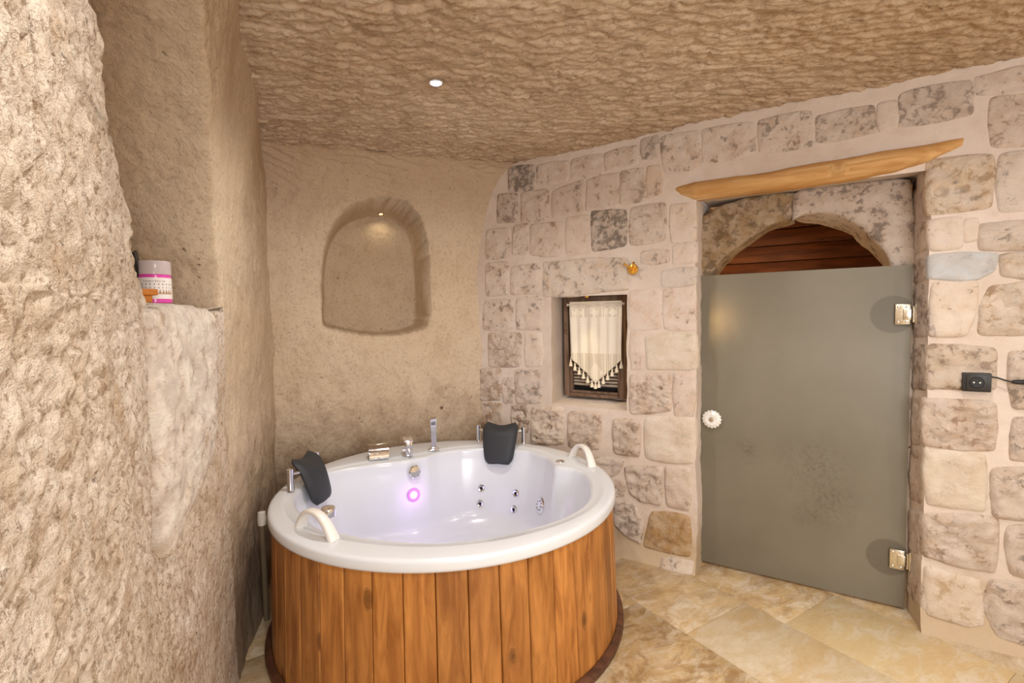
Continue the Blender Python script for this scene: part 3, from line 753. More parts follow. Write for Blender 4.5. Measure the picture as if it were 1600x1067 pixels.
# stones on the right-hand cheek of the doorway
# (cheek plane runs back from the wall face at uR)
cO = W.p(uR, 0.); cI = W.p(uRi, 0., -RD); cd = unit2(cO, cI); JB = Frame(cO[:2], cd, (cd[1], -cd[0]) if cd[1]*W.U[0]-cd[0]*W.U[1] < 0 else (-cd[1], cd[0]))
for pts, col, stn in ((Q(1427,300,1446,298,1448,342,1428,346), '#b9a49c', .3), (Q(1428,352,1450,350,1450,388,1429,395), '#b3a097', .45), (Q(1427,410,1450,405,1450,435,1427,441), '#a99b95', .5),
                  (Q(1426,450,1450,446,1452,522,1427,524), '#b3a7a6', .8), (Q(1425,540,1448,542,1448,604,1425,606), '#a08f82', 1.), (Q(1425,622,1440,624,1440,694,1424,692), '#b6a396', .3),
                  (Q(1422,705,1441,706,1441,785,1421,776), '#b29a80', .55), (Q(1420,800,1438,805,1437,866,1419,856), '#bda999', .4), (Q(1418,875,1438,885,1440,950,1417,925), '#b79d84', .6)):
    stone(pts, col, .006, .004, stn, .4, .8, '#74655c', frame=JB)

# ------------------------------------------------------------------ arch stones and old timber lintel over the doorway
def curve_pts(pts, n):
    P = np.asarray(pts, float); s = np.r_[0, np.cumsum(np.linalg.norm(np.diff(P, axis=0), axis=1))]
    t = np.linspace(0, s[-1], n); return np.stack([np.interp(t, s, P[:, k]) for k in range(2)], 1)
def arch_stone(outer, inner, off, thick, col, stain, stc, rough, back=None, n=44, m=14):
    A = W.uz(outer, off); C = W.uz(inner, off); A = curve_pts(A, n); C = curve_pts(C, n); D = C if back is None else curve_pts(W.uz(back, off-thick), n)
    sec = []
    for i in range(n):
        a, c = A[i], C[i]; row = []
        for t in np.linspace(0, 1, 8): row.append((*a, off-thick*(1-t)))
        for t in np.linspace(0, 1, m)[1:]: row.append((*(a*(1-t)+c*t), off))
        for t in np.linspace(0, 1, 10)[1:]: row.append((*(c*(1-t)+D[i]*t), off-thick*t))
        sec.append(row)
    S = np.array(sec); V = W.p(S[..., 0], S[..., 1], S[..., 2])
    for _ in range(1): V[:, 1:-1] = .6*V[:, 1:-1]+.2*(V[:, :-2]+V[:, 2:])
    nn = grid_normals(V); mid = nn[n//2, 8+m//2]
    if mid @ W.N < 0: nn = -nn
    V = V+nn*(rough*fbm(V, 12, 4, .6, stain*9))[..., None]
    k = V.shape[1]; F = gridF(n, k); F = [tuple(f) for f in F]
    F += [tuple(range(k))]; F += [tuple((n-1)*k+i for i in range(k))[::-1]]
    V = V.reshape(-1, 3); cc = V.mean(0)
    o = put('arch_stone', raw_mesh('arch_stone', V-cc, F, M_STONE), wall_right, tuple(cc))
    o.color = srgb(col); o['stain'] = stain; o['wash'] = .25; o['rough'] = .8; o['stain_color'] = srgb(stc)[:3]; return o
arch_stone(Q(1078,700,1078,540,1082,430,1090,345,1100,333,1123,322,1162,308,1208,301,1241,299), Q(1108,700,1108,540,1112,428,1126,408,1155,383,1178,366,1200,352,1220,346,1238,341), -RD, .20, '#a08a6b', .8, '#5a4a38', .010)
arch_stone(Q(1240,300,1262,292,1340,285,1424,276,1430,340,1432,420,1432,560,1432,700), Q(1238,345,1256,334,1290,331,1320,338,1343,351,1372,376,1392,411,1396,560,1394,700), -RD, .20, '#c2b5a9', .55, '#4e4844', .012, Q(1237,345,1256,347,1279,351,1310,359,1333,369,1361,397,1379,415,1384,560,1384,700))
# lower legs of the arch behind the glass
for x0, x1 in ((1078, 1108), (1394, 1432)):
    a = W.uz([(x0, 700), (x1, 700)], -RD)[:, 0]; s = MB()
    s.box(((a[0]+a[1])/2, 0, .57), (abs(a[1]-a[0]), .20, 1.16), None, .015)
    o = put_m('jamb_block', s.mesh('jamb_block', M_MORTAR), Mat(W.p(0, 0, -RD-.10), W.U, -W.N, (0, 0, 1)), wall_right)
# timber: a half round log let into the plaster
bt = Q(1052,291,1085,283,1130,277,1200,268,1260,256,1340,242,1400,232,1460,222,1508,211)
bb = Q(1060,303,1085,312,1130,307,1200,299,1260,291,1340,279,1400,268,1450,251,1505,228)
n = 70; A = curve_pts(W.uz(bt, .02), n); C = curve_pts(W.uz(bb, .02), n); rows = []
for i in range(n):
    row = []
    tt = i/(n-1); hgt = .055*min(1, tt*9+.15)*min(1, (1-tt)*5+.15)
    for q in np.linspace(-.3, PI+.25, 18):
        k = .5-.5*math.cos(min(max(q, 0), PI)); p = A[i]*(1-k)+C[i]*k
        row.append((*p, -.006+hgt*max(math.sin(q), -.6)))
    row.append((*(C[i]+(A[i]-C[i])*.15), -.10)); rows.append(row)
S = np.array(rows); V = W.p(S[..., 0], S[..., 1], S[..., 2])
nn = grid_normals(V); nn = -nn if nn[n//2, 8] @ W.N < 0 else nn
V = V+nn*(.005*fbm(V*np.array([.4, .4, 2.]), 30, 3))[..., None]
V = V.reshape(-1, 3); cc = V.mean(0)
Mb = Mat(cc, W.U, -W.N, (0, 0, 1)); Mi = np.array(Mb.inverted())
Vb = V@Mi[:3, :3].T+Mi[:3, 3]
o = put_m('timber_lintel', raw_mesh('timber_lintel', Vb, [tuple(f) for f in gridF(n, 19)], M_BEAM), Mb, wall_right)
# white rough block that forms the front of the ledge in the left wall
blk = stone(Q(226,490,262,487,300,487,331,489,336,560,334,640,330,700,312,760,290,810,268,868,256,840,250,760,244,650,238,560), '#f2ece2', .028, .010, .45, .9, 1., '#a88d70', frame=CR, parent=wall_left, rnd=.2, off=.012, sink=.12)

# ------------------------------------------------------------------ floor tiles
floor_me = MB(); V = [(-2, -1.8, -.02), (3.3, -1.8, -.02), (3.3, 4.6, -.02), (-2, 4.6, -.02)]
M_GROUT = simple('pale grout', srgb('#bfae8c'), .9)
fm = bpy.data.meshes.new('floor'); fm.from_pydata([(a, b, -.0035) for a, b, _ in V], [], [(0, 1, 2, 3)]); fm.materials.append(M_GROUT)
floor = put('floor', fm, None, kind='structure')
td = np.array([.53, -.848]); tn = np.array([.848, .53]); TW, TL = .43, .66
tile_me = MB().box((0, 0, -.005), (TL-.0016, TW-.0016, .01), None, .0015).mesh('tile', M_TILE)
phase = {0: .25, 1: -1.44, 2: -1.24, 3: .1, -1: .4, -2: 0, -3: .3, -4: .1, -5: .2, 4: .3, 5: 0, 6: .2}
tcol = ['#c3a880', '#c6b392', '#b0956c', '#cbb892', '#b9a07a', '#bfa57e']
NB = 1.775; ang = math.atan2(td[1], td[0]); rr_ = random.Random(5)
for k in range(-9, 8):
    for j in range(-9, 6):
        nc = NB+.43*(k-1)+.215+.43*0
        tc_ = phase.get(k, .17*k % .6)+TL*j+TL/2
        x, y = nc*tn+tc_*td
        if not (-1.9 < x < 3.1 and -1.7 < y < 4.4): continue
        o = put('tile', tile_me, floor, (x, y, rr_.uniform(-.0004, .0004)), (0, 0, ang))
        o.color = srgb(rr_.choice(tcol)); o['stain'] = rr_.uniform(.1, .8)
        if k == 1 and j in (0, 1): o.color = srgb('#cdbc9a'); o['stain'] = .1
        if k == 2 and j in (0, 1): o.color = srgb('#d0bc90'); o['stain'] = .05
        if k == 1 and j == -1: o.color = srgb('#bba584'); o['stain'] = .5
        if k == 2 and j == -1: o.color = srgb('#b39a76'); o['stain'] = .6
        if k == 3: o.color = srgb('#baa78a'); o['stain'] = .4
        if k == 0: o.color = srgb('#b3986c'); o['stain'] = .9

# ------------------------------------------------------------------ room beyond the glass door
def beyond():
    u0, u1 = uL-.5, uR+.5; o1 = -DB; o2 = -DB-1.7
    Vv = []; Ff = []
    def quad(a, b, c, d):
        k = len(Vv); Vv.extend([a, b, c, d]); Ff.append((k, k+1, k+2, k+3))
    P_ = lambda u, o, z: W.p(u, z, o)
    quad(P_(u0, o1, 0), P_(u0, o2, 0), P_(u0, o2, 2.1), P_(u0, o1, 2.1))
    quad(P_(u1, o1, 0), P_(u1, o2, 0), P_(u1, o2, 2.1), P_(u1, o1, 2.1))
    quad(P_(u0, o2, 0), P_(u1, o2, 0), P_(u1, o2, 2.1), P_(u0, o2, 2.1))
    put('wall_far', raw_mesh('wall_far', Vv, Ff, M_PLAIN, False), None, kind='structure')
    s_ = MB()
    for i in range(8):
        z = 1.25+i*.11; s = MB().box((0, 0, 0), (u1-u0, .02, .104), None, .003)
        if i == 0: wr_ = put('panelling_far', None, None, kind='structure')
        put_m('board', s.mesh('board', M_VAULT), Mat(W.p((u0+u1)/2, z, -DB-.75), W.U, -W.N, (0, 0, 1)), wr_)
    root = put('ceiling_vault', None, None, kind='structure')
    n = 14; w = (u1-u0)/n
    for i in range(12):
        s = MB(); d0 = 1.7*i/12; s.box((0, 0, 0), (u1-u0+.1, 1.7/12-.006, .02), None, .003)
        c = W.p((u0+u1)/2, 2.02+.035*math.sin(PI*(i+.5)/12), -DB-d0-.07)
        put_m('board', s.mesh('board', M_VAULT), Mat(c, W.U, -W.N, (0, 0, 1)), root)
beyond()
lp = W.p(uL+.04, 1.30, -DB-.2); light('lamp_beyond', 'POINT', tuple(lp), 8, (1, .62, .28), .06)

# ------------------------------------------------------------------ frosted glass door
def glass_mat():
    m, nt, b = newmat('frosted glass'); tc = nt.nodes.new('ShaderNodeTexCoord').outputs['Object']
    n1 = noise(nt, tc, 2.2, 4); n2 = noise(nt, tc, 60, 8, .8)
    c = ramp(nt, n1, [(.35, srgb('#8b8574')), (.65, srgb('#979181'))])
    # dirt splashes
    ds = []
    for cx, cz, r in ((.62, .46, .17), (.56, .62, .2), (.26, .66, .1), (.55, .38, .1)):
        v = nt.nodes.new('ShaderNodeVectorMath'); v.operation = 'DISTANCE'; nt.links.new(tc, v.inputs[0]); v.inputs[1].default_value = (cx, 0, cz)
        ds.append(ramp(nt, v.outputs['Value'], [(0., (1, 1, 1)), (r, (0, 0, 0))]))
    s = ds[0]
    for d in ds[1:]: s = math_(nt, 'MAXIMUM', s, d)
    f = math_(nt, 'MULTIPLY', s, ramp(nt, n2, [(.45, (0, 0, 0)), (.62, (1, 1, 1))]))
    c = mixc(nt, math_(nt, 'MULTIPLY', f, .5), c, srgb('#4c3f30'))
    # darker discs around the hinges
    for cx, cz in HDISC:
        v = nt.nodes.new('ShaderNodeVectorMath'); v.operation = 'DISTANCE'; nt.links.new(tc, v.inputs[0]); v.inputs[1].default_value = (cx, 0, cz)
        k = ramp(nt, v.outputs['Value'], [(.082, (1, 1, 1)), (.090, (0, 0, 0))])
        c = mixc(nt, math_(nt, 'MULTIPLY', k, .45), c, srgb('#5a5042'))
    nt.links.new(c, b.inputs['Base Color'])
    b.inputs['Roughness'].default_value = .5; b.inputs['Specular IOR Level'].default_value = .35
    b.inputs['Transmission Weight'].default_value = .30
    return m
GO = -RD+.022
g4 = W.uz(Q(1095,430,1424,415,1414,950,1087,875), GO)
root = thing('glass_door', 'frosted grey-green glass door with steel hinges in the arched stone doorway', 'door', tuple(W.p(g4[3, 0], 0, GO)))
root['kind'] = 'structure'; root.name = 'door_1'
gl, gr_ = (g4[0, 0]+g4[3, 0])/2, (g4[1, 0]+g4[2, 0])/2; gt = (g4[0, 1]+g4[1, 1])/2; gb = max((g4[2, 1]+g4[3, 1])/2, .012)
print('GLASS', g4, gl, gr_, gt, gb)
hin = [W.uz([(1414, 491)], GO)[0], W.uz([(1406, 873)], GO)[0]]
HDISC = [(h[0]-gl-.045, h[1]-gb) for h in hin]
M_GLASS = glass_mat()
s = MB().box(((gr_-gl)/2, 0, (gt-gb)/2), (gr_-gl, .010, gt-gb), None, .0015)
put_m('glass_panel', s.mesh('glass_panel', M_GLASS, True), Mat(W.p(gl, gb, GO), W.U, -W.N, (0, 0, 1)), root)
for h in hin:
    s = MB(); s.box((-.028, -.011, 0), (.056, .012, .092), None, .002)
    s.box((-.012, -.020, 0), (.03, .008, .05), None, .002)
    s.lathe([(.0, -.036), (.007, -.036), (.007, .036), (0, .036)], 14, Matrix.Translation((.012, -.012, 0)))
    s.box((.022, -.002, 0), (.012, .03, .088), None, .002)
    Mh = Mat(W.p(gr_-.004, h[1], GO), W.U, -W.N, (0, 0, 1))
    ho = put_m('hinge', s.mesh('hinge', M_STEEL), Mh, root)
    for dx, dz in ((-.045, .034), (-.045, -.034), (-.014, .034), (-.014, -.034)):
        q = MB().lathe([(0, 0), (.005, 0), (.005, .003), (.003, .004), (0, .004)], 12, Mat((dx, -.017, dz), (1, 0, 0), (0, 0, 1), (0, -1, 0)))
        c = put('screw', q.mesh('screw', M_CHROME), ho)
kz = W.uz([(1113, 654)], GO)[0]
M_KNOB = simple('cut glass', (.85, .86, .84, 1), .12, 0, .6, .5)
s = MB().lathe([(0, .0), (.030, 0), (.046, .004), (.050, .010), (.046, .018), (.030, .026), (.014, .022)], 64, None, lambda a, r, z: 1+(.05 if r > .02 else 0)*math.cos(16*a))
Mk = Mat(W.p(kz[0], kz[1], GO+.006), W.U, (0, 0, 1), W.N)
kn = put_m('knob', s.mesh('knob', M_KNOB, True, 20), Mk, root, label='round fluted glass knob')
s = MB().lathe([(.0, .030), (.010, .029), (.014, .022), (.014, .0)][::-1], 20)
put('knob_center', s.mesh('knob_center', M_STEEL), kn)

# ------------------------------------------------------------------ window in the stone wall
FO = -WD+.045
fq = W.uz(Q(883,466,977,459,972,621,889,617), FO)
wroot = put('window_1', None, None, tuple(W.p(fq[3, 0], 0, FO)), kind='structure')
a, b_ = min(fq[0, 0], fq[3, 0]), W.uz([(976, 540)], FO)[0, 0]+.004
zb0, zt0 = fq[3, 1]-.0, fq[0, 1]+.004
def bar(name, u0, u1, z0, z1, o0, th, mat=M_FRAME, parent=None, bev=.003):
    s = MB().box((0, 0, 0), (u1-u0, th, z1-z0), None, bev)
    return put_m(name, s.mesh(name, mat), Mat(W.p((u0+u1)/2, (z0+z1)/2, o0), W.U, -W.N, (0, 0, 1)), parent or wroot)
ft = .032
bar('frame_stile', a, a+ft, zb0, zt0, FO, .05); bar('frame_stile', b_-ft, b_, zb0, zt0, FO, .05)
bar('frame_rail', a+ft, b_-ft, zt0-ft, zt0, FO, .05); bar('frame_rail', a+ft, b_-ft, zb0, zb0+.02, FO, .05)
st = .016
bar('sash_stile', a+ft, a+ft+st, zb0+.02, zt0-ft, FO-.01, .035); bar('sash_stile', b_-ft-st, b_-ft, zb0+.02, zt0-ft, FO-.01, .035)
bar('sash_rail', a+ft+st, b_-ft-st, zb0+.02, zb0+.036, FO-.01, .035)
for i in range(26):
    z = zb0+.075+i*.021
    if z > zt0-ft-.01: break
    s = MB().box((0, 0, 0), (b_-a-2*ft-2*st-.002, .016, .012), Matrix.Rotation(.35, 4, 'X'), .003)
    put_m('slat', s.mesh('slat', M_SLAT), Mat(W.p((a+b_)/2, z, FO-.02), W.U, -W.N, (0, 0, 1)), wroot)
bar('pane', a+ft, b_-ft, zb0+.02, zt0-ft, FO-.038, .004, simple('dark pane', (.02, .02, .02, 1), .1), None, .001)

# curtain
def lace_mat(name, sx, hole, base, mesh_c):
    m, nt, b = newmat(name); tc = nt.nodes.new('ShaderNodeTexCoord').outputs['Object']
    ck = N_(nt, 'ShaderNodeTexVoronoi', i_Scale=sx, i_Randomness=0.0); ck.distance = 'CHEBYCHEV'
    mp = N_(nt, 'ShaderNodeMapping'); nt.links.new(tc, mp.inputs[0]); nt.links.new(mp.outputs[0], ck.inputs['Vector'])
    c = ramp(nt, ck.outputs['Distance'], [(.18, mesh_c), (.34, base)])
    # solid diamonds in the net
    sp = nt.nodes.new('ShaderNodeSeparateXYZ'); nt.links.new(tc, sp.inputs[0])
    fx = math_(nt, 'ABSOLUTE', math_(nt, 'SUBTRACT', math_(nt, 'FRACT', math_(nt, 'ADD', math_(nt, 'MULTIPLY', sp.outputs[0], hole[0]), hole[1])), .5))
    fz = math_(nt, 'ABSOLUTE', math_(nt, 'MULTIPLY', math_(nt, 'SUBTRACT', sp.outputs[2], hole[2]), hole[3]))
    dm = ramp(nt, math_(nt, 'ADD', fx, fz), [(.28, (1, 1, 1)), (.31, (0, 0, 0))])
    c = mixc(nt, dm, c, base); nt.links.new(c, b.inputs['Base Color']); b.inputs['Roughness'].default_value = .95; b.inputs['Specular IOR Level'].default_value = .1
    bump(nt, b, ck.outputs['Distance'], .4, .002); return m
CO = -WD+.10
cq = W.uz(Q(890,474,972,467,968,563,892,563,927,598), CO)
cu0, cu1 = cq[0, 0], cq[1, 0]; cw = cu1-cu0; ctop = (cq[0, 1]+cq[1, 1])/2; clow = cq[2, 1]; ctip = cq[4, 1]
croot = thing('curtain', 'cream linen curtain with crochet lace and tassels hanging in the small window', 'curtain', tuple(W.p(cu0, ctop, CO)))
def cloth(name, z0, z1, mat, x0=lambda t: 0., x1=lambda t: 1., nx=60, nz=30, fold=.006):
    T = np.linspace(0, 1, nz); rows = []
    for t in T:
        z = z0+(z1-z0)*t; a0, a1 = x0(t), x1(t); xs = (a0+(a1-a0)*np.linspace(0, 1, nx))
        f = fold*np.sin(xs*34+.6*np.sin(xs*9))*min(1., .25+(ctop-z)/.2)+.004*np.sin(xs*11+2)
        squeeze = 1-.04*sstep(0, 1, np.array((ctop-z)/(ctop-clow+1e-6)))
        rows.append(np.stack([(xs-.5)*squeeze*cw+cw/2, -f, np.full(nx, z-ctop)], 1))
    V = np.array(rows); V2 = V+np.array([0, .0012, 0]); nt_ = nz*nx
    F = [tuple(f) for f in gridF(nz, nx)]+[tuple(f) for f in gridF(nz, nx, nt_, True)]
    Vw = np.concatenate([V.reshape(-1, 3), V2.reshape(-1, 3)])
    return put_m(name, raw_mesh(name, Vw, F, mat), Mat(W.p(cu0, ctop, CO), W.U, -W.N, (0, 0, 1)), croot)
M_LINEN, nt, b = newmat('cream linen'); b.inputs['Roughness'].default_value = .95; b.inputs['Specular IOR Level'].default_value = .1
tcn = nt.nodes.new('ShaderNodeTexCoord').outputs['Object']; wv = N_(nt, 'ShaderNodeTexWave', i_Scale=60.0, i_Distortion=.4); wv.bands_direction = 'Z'; nt.links.new(tcn, wv.inputs[0])
nt.links.new(ramp(nt, wv.outputs[1], [(0, srgb('#dcd2bf')), (1, srgb('#efe8da'))]), b.inputs['Base Color']); b.inputs['Transmission Weight'].default_value = 0.
H_ = ctop-clow
M_LACE1 = lace_mat('crochet band', 150.0, (3/cw, 0., -.195*H_, 14.), srgb('#ebe2d0'), srgb('#85745c'))
M_LACE2 = lace_mat('crochet point', 130.0, (2/cw, .5, -1.22*H_, 5.), srgb('#e6dcc8'), srgb('#8a7a62'))
cloth('heading', ctop, ctop-.12*H_, M_LINEN)
cloth('lace_band', ctop-.12*H_, ctop-.27*H_, M_LACE1, nz=8)
cloth('linen', ctop-.27*H_, clow+.1*H_, M_LINEN)
cloth('lace_point', clow+.1*H_, ctip, M_LACE2, lambda t: max(0, (t-.18)/.82)*.5, lambda t: 1-max(0, (t-.18)/.82)*.5, nz=24)
# tassels along the lace point
def tassel():
    s = MB(); s.tube([(0, 0, .016), (0, 0, 0)], .0015, 6)
    s.lathe([(0, 0), (.004, -.001), (.0055, -.006), (.004, -.011), (.0075, -.022), (.011, -.042), (.0095, -.043), (0, -.043)], 16, None, lambda a, r, z: 1+.08*math.cos(7*a)*(z < -.02))
    return s.mesh('tassel', M_TASSEL)
tm = tassel(); nT = 6
for sgn in (-1, 1):
    for i in range(nT):
        t = i/(nT-.2); x = (.5+sgn*(.5-.5*t))*cw*.965+cw*.017; z = (clow+.0*H_)-t*(clow-.0*H_-ctip)-ctop-.004
        put_m('tassel', tm, Mat(W.p(cu0, ctop, CO), W.U, -W.N, (0, 0, 1)) @ Matrix.Translation((x, -.006, z)), croot)
put_m('tassel', tm, Mat(W.p(cu0, ctop, CO), W.U, -W.N, (0, 0, 1)) @ Matrix.Translation((cw/2, -.006, ctip-ctop+.008)), croot)
s = MB().tube([(-.014, 0, -.018), (cw+.012, 0, -.018)], .0035, 10)
for x in (-.014, cw+.008): s.box((x, .004, -.018), (.014, .014, .016), None, .002)
put_m('rod', s.mesh('rod', M_WHITEP), Mat(W.p(cu0, ctop, CO), W.U, -W.N, (0, 0, 1)), croot)

# ------------------------------------------------------------------ recessed spotlights
def spotlight(name, label, loc, nrm, r, face, ring=M_CHROME, group=None):
    nrm = Vector(nrm).normalized(); x = nrm.orthogonal().normalized(); y = nrm.cross(x)
    root = thing(name, label, 'spotlight', loc, group)
    M = Mat(loc, x, y, nrm)
    s = MB().lathe([(r*.78, -.012), (r*.80, .002), (r*.95, .004), (r*1.1, .001), (r*1.1, -.012)], 28)
    s.V = s.V; put_m('ring', s.mesh('ring', ring), M, root)
    s = MB().lathe([(0, .001), (r*.5, .0005), (r*.79, -.002), (r*.79, -.008)], 24)
    put_m('lamp_face', s.mesh('lamp_face', face), M, root); return root
cp = on_z([(681, 127)], CEIL-.02)[0]
spotlight('ceiling_spotlight', 'lit round recessed spotlight in the rough ceiling above the hot tub', (cp[0], cp[1], CEIL-.026), (0, 0, -1), .028, M_LAMP, group='ceiling spotlights')
for i, (x, y, p) in enumerate(LAMPS[1:]):  # out-of-frame fixtures; all but the left-rock one are added fill
    z = CEIL-.025
    spotlight('ceiling_spotlight', ('added fill spotlight out of frame in front of the glass door', 'lit ceiling spotlight out of frame beside the near left rock', 'added fill spotlight out of frame above the photographer', 'added fill spotlight out of frame near the right side wall', 'added fill spotlight out of frame near the rear wall opening')[i], (x, y, z), (0, 0, -1), .03, M_LAMP, group='ceiling spotlights')
# spotlight in the niche roof and in the window soffit
bvB = BVHTree.FromPolygons([tuple(v) for v in wall_back.data.vertices and np.array([v.co[:] for v in wall_back.data.vertices])], [tuple(p.vertices) for p in wall_back.data.polygons])
def cast(bv, px, py):
    d = cam_rays([(px, py)])[0]; h = bv.ray_cast(Vector(CAMP), Vector(d).normalized()); return h[0], h[1]
nl, nn_ = cast(bvB, 595, 333)
if nl is not None:
    if nn_.dot(Vector(CAMP)-nl) < 0: nn_ = -nn_
    q_, n2_ = cast(bvB, 690, 637)
    if n2_.dot(Vector(CAMP)-q_) < 0: n2_ = -n2_
    s = MB().lathe([(0, .002), (.006, .003), (.011, .002), (.011, -.006)], 16)
    put('wall_plug', s.mesh('wall_plug', M_FRAME), wall_back, tuple(q_), n2_.to_track_quat('Z', 'Y').to_euler())
    spotlight('niche_spotlight', 'small warm spotlight in the roof of the arched niche', tuple(nl+Vector((0, 0, -.006))), (0.15, -.25, -1), .016, M_LAMPW, M_GOLD)
    light('niche_light', 'SPOT', (nl.x, nl.y, nl.z-.03), .5, (1, .85, .6), .015, spot_size=2.8, spot_blend=.8)
sp_ = W.p((wl+wr)/2-.01, wt-.004, -.075)
wp = W.uz([(917, 461)], -.08)[0]; sp_ = W.p(wp[0], min(wp[1], wt-.004), -.08)
spotlight('window_spotlight', 'tiny warm spotlight under the stone lintel above the curtain', tuple(sp_), (0, 0, -1), .014, M_LAMPW, M_GOLD)
light('window_light', 'SPOT', tuple(sp_+np.array([0, 0, -.015])+W.N*.065), 3.0, (1, .82, .45), .012, spot_size=1.0, spot_blend=.7, rot=Vector((W.N[0]*.04, W.N[1]*.04, -1)).to_track_quat('-Z', 'Y').to_euler())

# ------------------------------------------------------------------ brass hook and socket on the stone wall
hk = W.uz([(990, 421)])[0]; hp = W.p(hk[0], hk[1], .012)
hroot = thing('robe_hook', 'small polished brass robe hook on the stone wall right of the window lintel', 'hook', tuple(hp))
Mh = Mat(hp, W.U, (0, 0, 1), W.N)
s = MB().lathe([(0, .0), (.030, 0), (.031, .004), (.026, .010), (.012, .013), (0, .013)], 28); put_m('backplate', s.mesh('backplate', M_GOLD), Mh, hroot)
for ax, ay in ((-.034, .030), (.022, .032), (.020, -.018)):
    s = MB().tube([(0, 0, .01), (ax*.35, ay*.35, .026), (ax*.8, ay*.8, .040), (ax, ay, .050)], [.006, .006, .0055, .007], 12)
    put_m('prong', s.mesh('prong', M_GOLD), Mh, hroot)
sk = W.uz([(1503, 583), (1549, 582), (1549, 612), (1503, 612)], .03); sc0 = sk.mean(0); sw, sh = sk[1, 0]-sk[0, 0], sk[0, 1]-sk[3, 1]
so = W.p(sc0[0], sc0[1], .012); Ms = Mat(so, W.U, (0, 0, 1), W.N)
sroot = thing('power_socket', 'black rectangular wall socket on the stones right of the glass door', 'socket', tuple(so))
s = MB().box((0, 0, .012), (sw, sh, .024), None, .003); put_m('cover', s.mesh('cover', M_BLACK), Ms, sroot)
s = MB().box((0, 0, .0255), (sh*.86, sh*.82, .004), None, .0015); put_m('insert', s.mesh('insert', M_BLACK), Ms, sroot)
s = MB().lathe([(.021, .027), (.0225, .030), (.024, .027)], 32); put_m('socket_rim', s.mesh('socket_rim', M_BLACK), Ms, sroot)
s = MB().lathe([(0, .0278), (.0205, .0282), (.0205, .0270)], 32); put_m('socket_well', s.mesh('socket_well', M_DARK), Ms, sroot)
for x in (-.0095, .0095):
    s = MB().lathe([(0, .0288), (.0028, .0288), (.0028, .027)], 12, Matrix.Translation((x, 0, 0))); put_m('contact', s.mesh('contact', M_STEEL), Ms, sroot)
cpx = [(1549, 589, .03), (1558, 590, .035), (1570, 594, .04), (1582, 597, .04), (1592, 597, .045), (1604, 598, .04), (1625, 612, .035), (1640, 650, .035), (1650, 720, .03)]
cp3 = []
for x, y, o_ in cpx:
    q = W.uz([(x, y)], o_)[0]; cp3.append(tuple(W.p(q[0], q[1], o_)))
s = MB().tube(cp3, .0032, 8)
o = put('cable', s.mesh('cable', M_CABLE), None, label='thin black cable running off to the right from the wall socket', category='cable')
pl = Vector(cp3[4]); s = MB().lathe([(0, -.018), (.007, -.018), (.009, -.006), (.010, .012), (.006, .02), (0, .02)], 14)
o2 = put_m('connector', s.mesh('connector', M_CABLE), Mat(pl, (0, 0, 1), W.N, W.U), o)
o2.matrix_local = Mat(pl, (0, 0, 1), W.N, W.U)

# ------------------------------------------------------------------ things on the ledge
lz = ledge_z+.0075
LF = Frame(CR.O[:2]-CR.N[:2]*.10, CR.U[:2], CR.N[:2])
jb = LF.uz([(243, 474)])[0]; jp = LF.p(jb[0], 0.); jp[2] = lz
dist = math.hypot(jp[0], jp[1]); jr = .5*40/F_PX*dist*.92; jh = 54/F_PX*dist*.98
lz = max(lz, jb[1]-.0); jp[2] = lz
jroot = thing('candle_jar', 'small pink gel jar with clear lid and printed white label on the ledge', 'jar', tuple(jp))
M_PINK = simple('pink gel', srgb('#e04fb4'), .25, 0, .5, .3); M_LID = simple('clear plastic lid', srgb('#e6dadc'), .2, 0, .5, 0., Transmission_Weight=.2, Alpha=.8)
s = MB().lathe([(0, 0), (jr*.95, 0), (jr, .003), (jr, jh*.66), (jr*.97, jh*.68), (0, jh*.68)], 36); put('jar_body', s.mesh('jar_body', M_PINK), jroot)
s = MB().lathe([(0, jh*.68), (jr*1.02, jh*.68), (jr*1.02, jh*.98), (jr*.98, jh), (0, jh)], 36); put('lid', s.mesh('lid', M_LID), jroot)
M_LABEL, nt, b = newmat('printed label')
tcn = nt.nodes.new('ShaderNodeTexCoord').outputs['Object']; sp2 = nt.nodes.new('ShaderNodeSeparateXYZ'); nt.links.new(tcn, sp2.inputs[0])
b.inputs['Base Color'].default_value = srgb('#f0ecea'); b.inputs['Roughness'].default_value = .4
s = MB(); n_ = 36
s.lathe([(jr*1.008, jh*.10), (jr*1.008, jh*.60)], n_); s.F = s.F[:-2]
lab = put('label_band', s.mesh('label_band', M_LABEL), jroot)
M_INK = simple('brown ink', srgb('#6b5140'), .5); M_BAND = simple('tan ink band', srgb('#b08e68'), .5)
